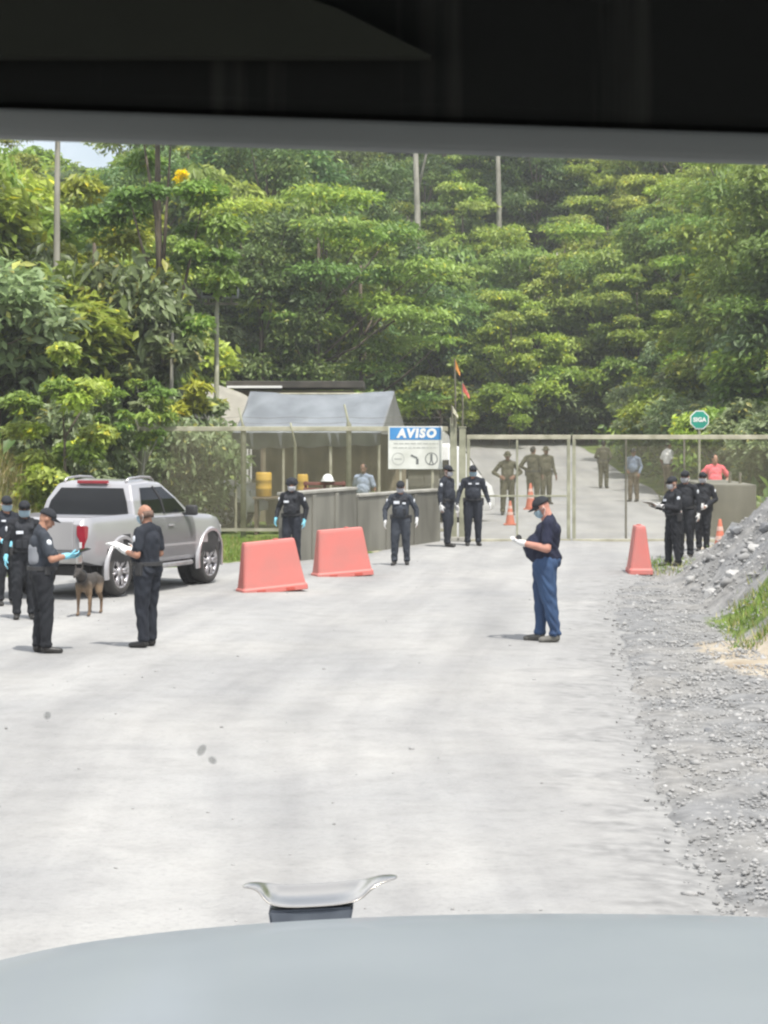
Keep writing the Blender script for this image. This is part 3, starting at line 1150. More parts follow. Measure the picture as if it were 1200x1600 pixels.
def tent():
    d = 56.5
    s = d / F
    a = R(-11)
    W, D = 3.62, 3.4
    zr, ze, zv = CH - (611 - HY) * s, CH - (676 - HY) * 54.8 / F, CH - (702 - HY) * 54.8 / F
    cx = (503 - 600) * s
    t = thing('canopy_tent', 'open tent with blue-grey tarpaulin roof behind the fence', 'tent', (cx, d, 0), a)
    # roof cloth sags between ridge and eaves and is creased
    nx_, ny_ = 30, 22
    bm = bmesh.new()
    rr = random.Random(2)
    vs = []
    for i in range(nx_ + 1):
        row = []
        u = -W / 2 + W * i / nx_
        for j in range(ny_ + 1):
            v = -1 + 2 * j / ny_
            sag = -0.09 * math.sin(math.pi * abs(v)) * (0.6 + 0.4 * math.cos(i * 2 * math.pi / 10))
            ridge = -0.07 * math.sin(math.pi * i / nx_) * (1 - abs(v))
            row.append(bm.verts.new((u, v * D / 2, zr + (ze - zr) * abs(v) + sag + ridge + rr.uniform(-.008, .008))))
        vs.append(row)
    for i in range(nx_):
        for j in range(ny_):
            bm.faces.new((vs[i][j], vs[i + 1][j], vs[i + 1][j + 1], vs[i][j + 1]))
    bmesh.ops.solidify(bm, geom=bm.faces[:], thickness=0.012)
    obj('roof', bm, M['tarp'], t, True)
    for sy in (-1, 1):
        bm = bmesh.new()
        n_ = 36
        top = [bm.verts.new((-W / 2 + W * k / n_, sy * (D / 2 + 0.01 + 0.012 * math.sin(k * 1.9)), ze)) for k in range(n_ + 1)]
        bot = [bm.verts.new((-W / 2 + W * k / n_, sy * (D / 2 + 0.03 + 0.03 * math.sin(k * 1.3)), zv + 0.02 * math.sin(k * 0.9) + (0.10 * k / n_ if sy < 0 else 0))) for k in range(n_ + 1)]
        for k in range(n_):
            bm.faces.new((top[k], top[k + 1], bot[k + 1], bot[k]))
        bmesh.ops.solidify(bm, geom=bm.faces[:], thickness=0.008)
        obj('valance', bm, M['tarp'], t, True)
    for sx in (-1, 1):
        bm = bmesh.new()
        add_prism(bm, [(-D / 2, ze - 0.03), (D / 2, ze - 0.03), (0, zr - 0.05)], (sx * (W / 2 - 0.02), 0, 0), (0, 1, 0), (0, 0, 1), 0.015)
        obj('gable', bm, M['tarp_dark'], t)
    for sx in (-1, -0.33, 0.33, 1):
        for sy in (-1, 1):
            bm = bmesh.new()
            add_tube(bm, [(sx * (W / 2 - 0.06), sy * (D / 2 - 0.05), -0.1), (sx * (W / 2 - 0.06), sy * (D / 2 - 0.05), ze - 0.02)], 0.035, 8)
            obj('leg', bm, M['rail'], t)
    bm = bmesh.new()
    n_ = 40
    lo = [bm.verts.new((-W / 2 + W * k / n_, D / 2 - 0.12 + 0.05 * math.sin(k * 1.4), 0.05)) for k in range(n_ + 1)]
    hi = [bm.verts.new((-W / 2 + W * k / n_, D / 2 - 0.12 + 0.03 * math.sin(k * 1.4), ze - 0.05)) for k in range(n_ + 1)]
    for k in range(n_):
        bm.faces.new((lo[k], lo[k + 1], hi[k + 1], hi[k]))
    bmesh.ops.solidify(bm, geom=bm.faces[:], thickness=0.008)
    obj('rear_curtain', bm, M['booth'], t, True)
    bm = bmesh.new()
    add_tube(bm, [(-W / 2, 0, zr - 0.07), (W / 2, 0, zr - 0.07)], 0.03, 6)
    obj('ridge_pole', bm, M['rail'], t)


tent()


def cream_canopy():
    d = 59.5
    s = d / F
    x0, x1 = (285 - 600) * s, (392 - 600) * s
    w = x1 - x0
    zt, zb = CH - (600 - HY) * s, CH - (664 - HY) * s
    t = thing('market_canopy', 'cream cloth canopy half hidden by leaves, left of the blue-grey tent', 'tent', ((x0 + x1) / 2, d, 0), R(6))
    bm = bmesh.new()
    n_ = 16
    rows = []
    for i in range(n_ + 1):
        u = i / n_
        row = []
        for j in range(9):
            v = j / 8
            z = zb + (zt - zb) * math.sin(math.pi * min(1, v) * 0.5 + 0.0) * (1 - 0.35 * (2 * u - 1) ** 2) - 0.04 * math.cos(u * 9)
            row.append(bm.verts.new((-w / 2 + w * u, -1.0 + 2.0 * v, z)))
        rows.append(row)
    for i in range(n_):
        for j in range(8):
            bm.faces.new((rows[i][j], rows[i + 1][j], rows[i + 1][j + 1], rows[i][j + 1]))
    bmesh.ops.solidify(bm, geom=bm.faces[:], thickness=0.01)
    obj('cover', bm, M['tarp_cream'], t, True)
    for sx in (-1, 1):
        for sy, zz in ((-0.95, zb), (0.95, zt * 0.85)):
            bm = bmesh.new()
            add_tube(bm, [(sx * (w / 2 - 0.05), sy, -0.1), (sx * (w / 2 - 0.05), sy, zz - 0.03)], 0.03, 8)
            obj('leg', bm, M['white'], t)


cream_canopy()


def drum(label, px, py0, py1, wpx, d):
    s = d / F
    x = (px - 600) * s
    z0, z1 = CH - (py1 - HY) * s, CH - (py0 - HY) * s
    t = thing('plastic_drum', label, 'drum', (x, d, z0), 0, 'yellow plastic drums')
    h, r = z1 - z0, wpx * s / 2
    bm = bmesh.new()
    prof = [(0, .9), (.04, 1), (.3, 1), (.33, 1.05), (.37, 1), (.64, 1), (.67, 1.05), (.71, 1), (.95, 1), (1, .9)]
    add_loft(bm, [[Vector((r * k_ * math.cos(2 * math.pi * q / 20), r * k_ * math.sin(2 * math.pi * q / 20), z * h)) for q in range(20)] for z, k_ in prof])
    obj('shell', bm, M['yellow'], t, True)
    bm = bmesh.new()
    add_tube(bm, [(r * .5, 0, h - .005), (r * .5, 0, h + .03)], 0.035, 10)
    obj('bung', bm, M['plastic_black'], t)


def bench_table():
    d = 54.4
    s = d / F
    x0, x1 = (396 - 600) * s, (492 - 600) * s
    z = CH - (776 - HY) * s
    t = thing('wooden_table', 'dark plank table carrying the yellow drums under the tent', 'table', ((x0 + x1) / 2, d, 0))
    bm = bmesh.new()
    for k in range(5):
        add_box(bm, (0, -0.36 + 0.18 * k, z - 0.025), (x1 - x0, 0.17, 0.045), bevel=0.006)
    obj('tabletop', bm, M['wood'], t)
    for sx in (-1, 1):
        for sy in (-1, 1):
            bm = bmesh.new()
            add_box(bm, (sx * ((x1 - x0) / 2 - 0.08), sy * 0.36, (z - 0.05) / 2), (0.08, 0.08, z - 0.05), bevel=0.008)
            obj('leg', bm, M['wood'], t)
    return d


bench_table()
drum('larger yellow drum beside the grey fence post', 412, 738, 776, 25, 54.4)
drum('smaller yellow drum near the thin fence post', 473, 741, 776, 17, 54.3)


def red_rack():
    d = 50.6
    s = d / F
    x0, x1 = (474 - 600) * s, (540 - 600) * s
    z = CH - (752 - HY) * s
    t = thing('slatted_rack', 'red-brown slatted timber rack behind the taller concrete wall', 'rack', ((x0 + x1) / 2, d, 0))
    w = x1 - x0
    for k in range(4):
        bm = bmesh.new()
        add_box(bm, (0, 0, z - 0.05 - 0.13 * k), (w, 0.04, 0.07), bevel=0.006)
        obj('slat', bm, M['rust_red'], t)
    for sx in (-1, 0, 1):
        bm = bmesh.new()
        add_box(bm, (sx * (w / 2 - 0.05), 0.045, z / 2), (0.06, 0.045, z), bevel=0.005)
        obj('post', bm, M['rust_red'], t)
    # white helmet resting on it
    h = thing('safety_helmet', 'white rounded helmet lying on the red-brown rack', 'helmet', ((512 - 600) * s, d + 0.02, z))
    bm = bmesh.new()
    rings = []
    for k in range(7):
        q = math.pi / 2 * k / 6.5
        rings.append([Vector((0.13 * math.cos(q) * math.cos(2 * math.pi * j / 18), 0.155 * math.cos(q) * math.sin(2 * math.pi * j / 18), 0.15 * math.sin(q) + 0.012)) for j in range(18)])
    add_loft(bm, rings)
    obj('shell', bm, M['white'], h, True)
    bm = bmesh.new()
    add_loft(bm, [[Vector((r * math.cos(2 * math.pi * j / 18), (r + 0.03) * math.sin(2 * math.pi * j / 18) - 0.015, z_)) for j in range(18)] for z_, r in ((0.0, 0.14), (0.0, 0.155), (0.014, 0.155), (0.016, 0.135))])
    obj('brim', bm, M['white'], h, True)


red_rack()


def block():
    d0, d1 = 53.0, 57.6
    x0, x1 = (1108 - 600) * d0 / F, (1182 - 600) * d0 / F
    zt = CH - (757 - HY) * d0 / F
    t = thing('concrete_block', 'long grey concrete block behind the gate, dark rods standing on it', 'block', ((x0 + x1) / 2, d0, 0))
    w = x1 - x0
    bm = bmesh.new()
    add_box(bm, (0, (d1 - d0) / 2, zt / 2 - 0.1), (w, d1 - d0, zt + 0.2), bevel=0.03)
    obj('body', bm, M['concrete_dark'], t)
    for px, dd in ((1140, 1.6), (1156, 0.9)):
        bm = bmesh.new()
        xx = (px - 600) * (d0 + dd) / F - (x0 + x1) / 2
        add_tube(bm, [(xx, dd, zt - 0.05), (xx + 0.01, dd, zt + 0.26)], 0.035, 8)
        obj('rod', bm, M['rail_dark'], t)


block()


def grey_bin():
    d = 52.6
    s = d / F
    x0, x1 = (638 - 600) * s, (686 - 600) * s
    z1 = CH - (734 - HY) * s
    t = thing('utility_cabinet', 'dark grey steel cabinet below and behind the notice board', 'cabinet', ((x0 + x1) / 2, d, 0))
    w = x1 - x0
    bm = bmesh.new()
    add_box(bm, (0, 0.3, z1 / 2), (w, 0.6, z1), bevel=0.015)
    obj('body', bm, M['concrete_dark'], t)
    bm = bmesh.new()
    add_box(bm, (0, 0.28, z1 + 0.02), (w + 0.06, 0.7, 0.04), bevel=0.01)
    obj('lid', bm, M['steel_grey'], t)
    for sx in (-1, 1):
        bm = bmesh.new()
        add_box(bm, (sx * w / 4, -0.008, z1 / 2), (w / 2 - 0.03, 0.012, z1 - 0.1), bevel=0.004)
        dr = obj('door', bm, M['concrete_dark'], t)
        bm = bmesh.new()
        add_box(bm, (sx * 0.06, -0.025, z1 / 2), (0.02, 0.03, 0.12), bevel=0.004)
        obj('handle', bm, M['plastic_black'], dr)


grey_bin()


def floodlights():
    d = 57.0
    s = d / F
    x = (337 - 600) * s
    zt = CH - (440 - HY) * s
    t = thing('floodlight_pole', 'slim grey pole with two boxy floodlights among the leaves', 'lamp post', (x, d, 0))
    bm = bmesh.new()
    add_tube(bm, [(0, 0, -0.2), (0.02, 0, zt * 0.5), (0.03, 0, zt)], [0.075, 0.065, 0.05], 10)
    obj('pole', bm, M['post'], t, True)
    bm = bmesh.new()
    add_box(bm, (0.13, 0, zt - 0.55), (0.85, 0.05, 0.06), bevel=0.008)
    obj('crossarm', bm, M['rail_dark'], t)
    for px, ang in ((326, 12), (362, -10)):
        lx = (px - 337) * s
        bm = bmesh.new()
        rot = (Matrix.Rotation(R(ang), 3, 'Z') @ Matrix.Rotation(R(-22), 3, 'X'))
        add_box(bm, (lx, -0.1, zt - 0.28), (0.36, 0.14, 0.28), rot, 0.02)
        hd = obj('floodlight', bm, M['steel_grey'], t)
        bm = bmesh.new()
        add_box(bm, Vector((lx, -0.1, zt - 0.28)) + rot @ Vector((0, -0.075, 0)), (0.31, 0.012, 0.23), rot)
        obj('lens', bm, M['glass_dark'], hd)
        bm = bmesh.new()
        add_box(bm, (lx, -0.06, zt - 0.48), (0.05, 0.05, 0.16), bevel=0.005)
        obj('bracket', bm, M['rail_dark'], hd)


floodlights()


# ------------------------------------------------------------------ vehicles
def interp(tab, y):
    return float(np.interp(y, [a for a, b in tab], [b for a, b in tab]))


def pickup(label, loc, rotz, paint, group=None, detail=True, trim=None):
    """double-cab pickup; local origin on the ground under the rear axle, +y ahead"""
    t = thing('pickup_truck', label, 'pickup', loc, rotz, group)
    Wb = 3.15
    top = [(-1.12, 1.16), (-1.05, 1.26), (0.5, 1.27), (0.6, 1.24), (2.6, 1.20), (3.3, 1.155), (3.65, 1.09), (3.8, 0.98), (3.88, 0.85)]
    wid = [(-1.12, 0.90), (-1.0, 0.94), (0, 0.955), (2.5, 0.945), (3.3, 0.94), (3.6, 0.90), (3.78, 0.80), (3.88, 0.62)]
    bot = [(-1.12, 0.60), (-0.6, 0.50), (0.5, 0.46), (3.5, 0.46), (3.88, 0.52)]
    ys = [-1.12, -1.09, -1.0, -0.8, -0.5, -0.25, 0, 0.25, 0.5, 0.58, 0.9, 1.3, 1.7, 2.1, 2.5, 2.75, 3.0, 3.15, 3.3, 3.45, 3.6, 3.7, 3.8, 3.88]

    def side(y, f):
        """half width at height fraction f of the flank"""
        w = interp(wid, y)
        prof = [(0, 0.93), (0.12, 0.975), (0.35, 1.0), (0.62, 0.992), (0.82, 0.965), (0.93, 0.935), (1.0, 0.895)]
        return w * interp(prof, f)

    rings = []
    fr = [0, 0.12, 0.35, 0.62, 0.82, 0.93, 1.0]
    for y in ys:
        b, tp = interp(bot, y), interp(top, y)
        ring = [Vector((side(y, f), y, b + (tp - b) * f)) for f in fr]
        if y < 0.52:                                            # open load bed
            ring += [Vector((0.79, y, tp)), Vector((0.77, y, tp - (0.45 if y > -1.0 else 0.0))), Vector((0.3, y, tp - (0.45 if y > -1.0 else 0.0)))]
        else:
            cr = 0.035 if y > 2.6 else 0.0
            ring += [Vector((0.79 * min(1, interp(wid, y) / 0.94), y, tp + cr * 0.4)), Vector((0.55 * interp(wid, y), y, tp + cr)), Vector((0.3 * interp(wid, y), y, tp + cr))]
        ring = ring + [Vector((-p.x, p.y, p.z)) for p in ring[::-1]]
        rings.append(ring)
    bm = bmesh.new()
    add_loft(bm, rings)
    body = obj('body', bm, [paint, M['plastic_black']], t, True)
    body.data.shade_smooth()
    # wheel arches
    for y0 in (0, Wb):
        bm = bmesh.new()
        add_tube(bm, [(-1.2, y0, 0.41), (1.2, y0, 0.41)], 0.475, 32)
        cut = obj('arch_cut', bm, M['plastic_black'])
        md = body.modifiers.new('arch', 'BOOLEAN')
        md.operation = 'DIFFERENCE'
        md.object = cut
        md.solver = 'EXACT'
        dg = bpy.context.evaluated_depsgraph_get()
        dg.update()
        me = bpy.data.meshes.new_from_object(body.evaluated_get(dg))
        body.modifiers.remove(md)
        body.data = me
        bpy.data.objects.remove(cut)
    body.data.name = 'body'
    for f in body.data.polygons:
        for y0 in (0, Wb):
            if math.hypot(f.center.y - y0, f.center.z - 0.41) < 0.468:
                f.material_index = 1
    sm_ = body.modifiers.new('edge', 'EDGE_SPLIT')
    sm_.split_angle = R(32)
    # arch flares
    for y0 in (0, Wb):
        for sx in (-1, 1):
            bm = bmesh.new()
            rings = []
            for k in range(25):
                q = R(-14) + R(208) * k / 24
                yy, zz = y0 + 0.0 + 0.5 * math.cos(q), 0.41 + 0.5 * math.sin(q)
                xw = interp(wid, yy) * sx
                c_, s_ = math.cos(q), math.sin(q)
                rings.append([Vector((xw * 0.90, yy, zz)), Vector((xw * 1.02, yy - c_ * 0.015, zz - s_ * 0.015)), Vector((xw * 1.022, yy + c_ * 0.03, zz + s_ * 0.03)), Vector((xw * 0.97, yy + c_ * 0.06, zz + s_ * 0.06))])
            add_loft(bm, rings)
            fo = obj('wheel_flare', bm, paint, t, True)
            fo.modifiers.new('edge', 'EDGE_SPLIT').split_angle = R(40)
    # cabin
    gz0, gz1 = 1.17, 1.765
    base = [(-0.875, 0.53), (0.875, 0.53), (0.87, 1.6), (0.84, 2.66), (-0.84, 2.66), (-0.87, 1.6)]
    mid_ = [(-0.79, 0.60), (0.79, 0.60), (0.79, 1.55), (0.75, 2.23), (-0.75, 2.23), (-0.79, 1.55)]
    topr = [(-0.66, 0.76), (0.66, 0.76), (0.67, 1.4), (0.62, 1.86), (-0.62, 1.86), (-0.67, 1.4)]
    tops = [(-0.5, 0.86), (0.5, 0.86), (0.52, 1.4), (0.48, 1.7), (-0.48, 1.7), (-0.52, 1.4)]

    def ring(pts, z, dz=0):
        return [Vector((x, y, z + (dz if abs(y - 1.4) < .3 else 0))) for x, y in pts]
    bm = bmesh.new()
    add_loft(bm, [ring(base, gz0), ring(mid_, gz0 + 0.30), ring(topr, gz1 - 0.03, 0.02), ring(tops, gz1 + 0.015, 0.025)])
    cab = obj('cab', bm, paint, t)
    bv = cab.modifiers.new('bevel', 'BEVEL')
    bv.width = 0.035
    bv.segments = 3
    bv.angle_limit = R(18)

    def glass(nm, corners, off):
        bm = bmesh.new()
        cs = [Vector(c_) for c_ in corners]
        n = (cs[1] - cs[0]).cross(cs[2] - cs[0]).normalized()
        a = [bm.verts.new(c_ - n * 0.03) for c_ in cs]
        b = [bm.verts.new(c_ + n * off) for c_ in cs]
        bm.faces.new(b)
        k = len(cs)
        for i in range(k):
            bm.faces.new((a[i], a[(i + 1) % k], b[(i + 1) % k], b[i]))
        bm.faces.new(a[::-1])
        bmesh.ops.bevel(bm, geom=[e for e in bm.edges if all(v in b for v in e.verts)], offset=0.005, segments=1, affect='EDGES')
        return obj(nm, bm, M['glass_dark'], t)

    def lerp(p, q, f):
        return Vector(p) * (1 - f) + Vector(q) * f
    B = ring(base, gz0)
    T = ring(topr, gz1 - 0.03)
    Mi = ring(mid_, gz0 + 0.30)
    # rear window (two panes of one curved glass) and side windows lie on the lower and upper cab faces
    def onface(i, j, u, v):
        """u along edge i->j, v 0 base .. 1 top through the mid ring"""
        lo = lerp(B[i], B[j], u)
        mi = lerp(Mi[i], Mi[j], u)
        hi = lerp(T[i], T[j], u)
        f = v * (T[i].z - B[i].z)
        if f < 0.30:
            return lerp(lo, mi, f / 0.30)
        return lerp(mi, hi, (f - 0.30) / (T[i].z - B[i].z - 0.30))

    HV = 0.30 / (T[0].z - B[0].z)

    def facepatch(nm, i, j, lo, mi, hi, off=0.012):
        """curved pane on the cab side i-j; lo, mi, hi: (v, u0, u1) at its foot, waist and head"""
        rows = []
        n_ = 6
        for (v, u0, u1) in (lo, (mi[0] * .5 + lo[0] * .5, mi[1] * .5 + lo[1] * .5, mi[2] * .5 + lo[2] * .5), mi, (mi[0] * .5 + hi[0] * .5, mi[1] * .5 + hi[1] * .5, mi[2] * .5 + hi[2] * .5), hi):
            row = []
            for q in range(n_ + 1):
                u = u0 + (u1 - u0) * q / n_
                p = onface(i, j, u, v)
                e = (B[j] - B[i]).normalized()
                nrm = Vector((e.y, -e.x, 0.25)).normalized()
                row.append(p + nrm * off)
            rows.append(row)
        bm = bmesh.new()
        vs = [[bm.verts.new(p) for p in r_] for r_ in rows]
        for a in range(len(vs) - 1):
            for b_ in range(n_):
                bm.faces.new((vs[a][b_], vs[a][b_ + 1], vs[a + 1][b_ + 1], vs[a + 1][b_]))
        bmesh.ops.solidify(bm, geom=bm.faces[:], thickness=0.03)
        return obj(nm, bm, M['glass_dark'], t)

    facepatch('rear_window', 0, 1, (0.13, 0.06, 0.94), (HV, 0.065, 0.935), (0.88, 0.09, 0.91))
    facepatch('windscreen', 3, 4, (0.06, 0.06, 0.94), (HV, 0.07, 0.93), (0.92, 0.09, 0.91))
    # side glass: a dark band from the rear door to the mirror, narrow black pillar between the doors
    facepatch('side_window', 1, 2, (0.15, 0.26, 0.97), (HV, 0.28, 0.97), (0.88, 0.38, 0.97))
    facepatch('side_window', 2, 3, (0.13, 0.0, 0.82), (HV, 0.0, 0.80), (0.88, 0.0, 0.70))
    facepatch('side_window', 5, 0, (0.15, 0.03, 0.74), (HV, 0.03, 0.72), (0.88, 0.03, 0.62))
    facepatch('side_window', 4, 5, (0.13, 0.18, 1.0), (HV, 0.20, 1.0), (0.88, 0.30, 1.0))
    for (q, i, j) in ((0.985, 1, 2), (0.015, 5, 0)):
        bm = bmesh.new()
        e = (B[j] - B[i]).normalized()
        nrm = Vector((e.y, -e.x, 0.25)).normalized()
        add_tube(bm, [onface(i, j, q, v) + nrm * 0.002 for v in (0.12, HV, 0.9)], 0.028, 6)
        obj('pillar', bm, M['plastic_black'], t)
    # roof rails
    for sx in (-1, 1):
        bm = bmesh.new()
        add_tube(bm, [(sx * 0.56, 0.80, gz1 + 0.0), (sx * 0.565, 0.9, gz1 + 0.055), (sx * 0.57, 1.3, gz1 + 0.075), (sx * 0.55, 1.65, gz1 + 0.06), (sx * 0.53, 1.80, gz1 - 0.005)], 0.02, 8)
        obj('roof_rail', bm, M['alloy'] if trim is None else trim, t, True)
    # high brake light
    bm = bmesh.new()
    add_box(bm, (0.0, 0.735, gz1 - 0.002), (0.55, 0.07, 0.055), bevel=0.012)
    obj('brake_light', bm, M['lens_red'], t)
    # mirrors
    for sx in (-1, 1):
        bm = bmesh.new()
        add_box(bm, (sx * 1.0, 2.28, 1.27), (0.20, 0.11, 0.17), bevel=0.035)
        add_box(bm, (sx * 0.89, 2.28, 1.21), (0.12, 0.05, 0.05), bevel=0.012)
        obj('mirror', bm, M['plastic_black'], t, True)
    # doors: panels standing 4 mm off the flank, each with its handle
    for sx in (-1, 1):
        for (ya, yb, nm) in ((0.74, 1.50, 'door'), (1.52, 2.55, 'door')):
            bm = bmesh.new()
            cols_ = []
            n_ = 8
            fs = [0.10, 0.25, 0.45, 0.62, 0.75, 0.86, 0.95]
            for k in range(n_ + 1):
                y = ya + (yb - ya) * k / n_
                b, tp = interp(bot, y), interp(top, y)
                col = []
                for f in fs:
                    yy = y
                    if ya < 1 and f < 0.5:                          # cut round the rear wheel arch
                        yy = max(y, ya)
                    col.append(Vector((sx * (side(yy, f) + 0.005), yy, b + (tp - b) * f)))
                cols_.append(col)
            vs = [[bm.verts.new(p) for p in c_] for c_ in cols_]
            for a in range(n_):
                for b_ in range(len(fs) - 1):
                    bm.faces.new((vs[a][b_], vs[a + 1][b_], vs[a + 1][b_ + 1], vs[a][b_ + 1]))
            bmesh.ops.solidify(bm, geom=bm.faces[:], thickness=0.012)
            dr = obj(nm, bm, paint, t, True)
            dr.modifiers.new('edge', 'EDGE_SPLIT').split_angle = R(30)
            bm = bmesh.new()
            yh = ya + 0.14
            add_box(bm, (sx * (side(yh, 0.8) + 0.022), yh, 1.045), (0.03, 0.19, 0.035), bevel=0.01)
            obj('handle', bm, paint if detail else M['plastic_black'], dr)
    # rear: tailgate, lamps, bumper, plate
    bm = bmesh.new()
    add_box(bm, (0, -1.115, 0.985), (1.40, 0.05, 0.46), bevel=0.02)
    tg = obj('tailgate', bm, paint, t)
    bm = bmesh.new()
    add_box(bm, (0, -1.145, 1.10), (0.24, 0.02, 0.07), bevel=0.008)
    obj('handle', bm, M['plastic_black'], tg)
    for sx in (-1, 1):
        bm = bmesh.new()
        pts = [(0.765, 1.15), (0.90, 1.14), (0.915, 0.97), (0.885, 0.78), (0.83, 0.77), (0.81, 0.93), (0.765, 0.99)]
        if sx < 0:
            pts = [(-x, z) for x, z in pts][::-1]
        add_prism(bm, pts, (0, -1.155, 0), (1, 0, 0), (0, 0, 1), -0.26)
        bmesh.ops.recalc_face_normals(bm, faces=bm.faces[:])
        bmesh.ops.bevel(bm, geom=bm.edges[:], offset=0.012, segments=2, affect='EDGES')
        lamp = obj('tail_light', bm, M['lens_red'], t)
        bm = bmesh.new()
        add_box(bm, (sx * 0.845, -1.166, 0.85), (0.045, 0.012, 0.09), bevel=0.004)
        obj('reverse_lens', bm, M['lens_clear'], lamp)
    bm = bmesh.new()
    add_box(bm, (0, -1.2, 0.635), (1.72, 0.17, 0.14), bevel=0.03)
    add_box(bm, (0, -1.215, 0.59), (0.62, 0.19, 0.17), bevel=0.03)
    bp = obj('rear_bumper', bm, M['chrome_dull'], t, False)
    bm = bmesh.new()
    add_box(bm, (0, -1.2, 0.71), (1.66, 0.16, 0.03), bevel=0.008)
    obj('step_pad', bm, M['plastic_black'], bp)
    bm = bmesh.new()
    add_box(bm, (0, -1.317, 0.60), (0.34, 0.012, 0.13), bevel=0.004)
    obj('number_plate', bm, M['plate'], t)
    # front: grille, headlights, bumper
    bm = bmesh.new()
    add_box(bm, (0, 3.86, 0.84), (0.72, 0.08, 0.24), bevel=0.02)
    gr = obj('grille', bm, M['plastic_black'], t)
    bm = bmesh.new()
    for k in range(3):
        add_box(bm, (0, 3.91, 0.78 + 0.07 * k), (0.66, 0.02, 0.018), bevel=0.004)
    obj('grille_bar', bm, M['chrome_dull'], gr)
    for sx in (-1, 1):
        bm = bmesh.new()
        add_box(bm, (sx * 0.62, 3.76, 0.90), (0.30, 0.22, 0.16), Matrix.Rotation(R(-22 * sx), 3, 'Z'), 0.03)
        obj('headlight', bm, M['lens_clear'], t)
    bm = bmesh.new()
    add_box(bm, (0, 3.79, 0.56), (1.56, 0.30, 0.24), bevel=0.07)
    obj('front_bumper', bm, paint, t, False)
    # underside and side steps
    bm = bmesh.new()
    add_box(bm, (0, 1.4, 0.44), (1.2, 4.6, 0.16), bevel=0.03)
    obj('chassis', bm, M['plastic_black'], t)
    for sx in (-1, 1):
        bm = bmesh.new()
        add_tube(bm, [(sx * 0.80, 0.62, 0.42), (sx * 0.93, 0.75, 0.40), (sx * 0.93, 2.4, 0.40), (sx * 0.80, 2.55, 0.42)], 0.042, 8)
        obj('side_step', bm, M['alloy'], t, True)
        for y0 in (0, Wb):
            bm = bmesh.new()
            add_tube(bm, [(sx * 0.5, y0, 0.43), (sx * 0.62, y0, 0.43)], 0.45, 24)
            obj('wheel_well', bm, M['plastic_black'], t)
    # wheels
    for y0 in (0, Wb):
        for sx in (-1, 1):
            w = thing('wheel', '', '', (sx * 0.80, y0, 0.385))
            del w['label'], w['category']
            w.parent = t
            bm = bmesh.new()
            prof = [(-0.12, 0.27), (-0.125, 0.34), (-0.10, 0.375), (-0.05, 0.385), (0.05, 0.385), (0.10, 0.375), (0.125, 0.34), (0.12, 0.27), (0.09, 0.25), (-0.09, 0.25)]
            add_loft(bm, [[Vector((x, r * math.cos(2 * math.pi * k / 36), r * math.sin(2 * math.pi * k / 36))) for k in range(36)] for x, r in prof + [prof[0]]], cap=False)
            obj('tyre', bm, M['tyre'], w, True)
            bm = bmesh.new()
            add_loft(bm, [[Vector((sx * x, r * math.cos(2 * math.pi * k / 36), r * math.sin(2 * math.pi * k / 36))) for k in range(36)] for x, r in ((-0.09, 0.255), (0.10, 0.262), (0.115, 0.272), (0.115, 0.245), (0.06, 0.235), (0.02, 0.235))], cap=False)
            for k in range(6):
                for dq in (-0.17, 0.17):
                    q = 2 * math.pi * k / 6 + dq
                    add_tube(bm, [(sx * 0.07, 0.055 * math.cos(q - dq), 0.055 * math.sin(q - dq)), (sx * 0.10, 0.245 * math.cos(q), 0.245 * math.sin(q))], [0.03, 0.022], 6)
            add_tube(bm, [(sx * 0.04, 0, 0), (sx * 0.105, 0, 0)], 0.075, 14)
            obj('rim', bm, M['alloy'], w, True)
            bm = bmesh.new()
            add_tube(bm, [(sx * 0.0, 0, 0), (sx * 0.03, 0, 0)], 0.235, 24)
            obj('brake_disc', bm, M['plastic_black'], w)
    return t


hd = R(-22)
near = gp(183, 934)
org = near - Matrix.Rotation(hd, 3, 'Z') @ Vector((0.80, 0, 0))
pickup('silver double-cab pickup parked on the verge with officers behind it', (org.x, org.y, 0.03), hd, M['silver']).scale = (0.95, 0.95, 0.95)
pickup('white pickup under the tent edge, seen through the left fence mesh', (-6.9, 57.6, 0), R(-98), M['white_car'], 'white vehicles behind the fence', False, M['white_car'])


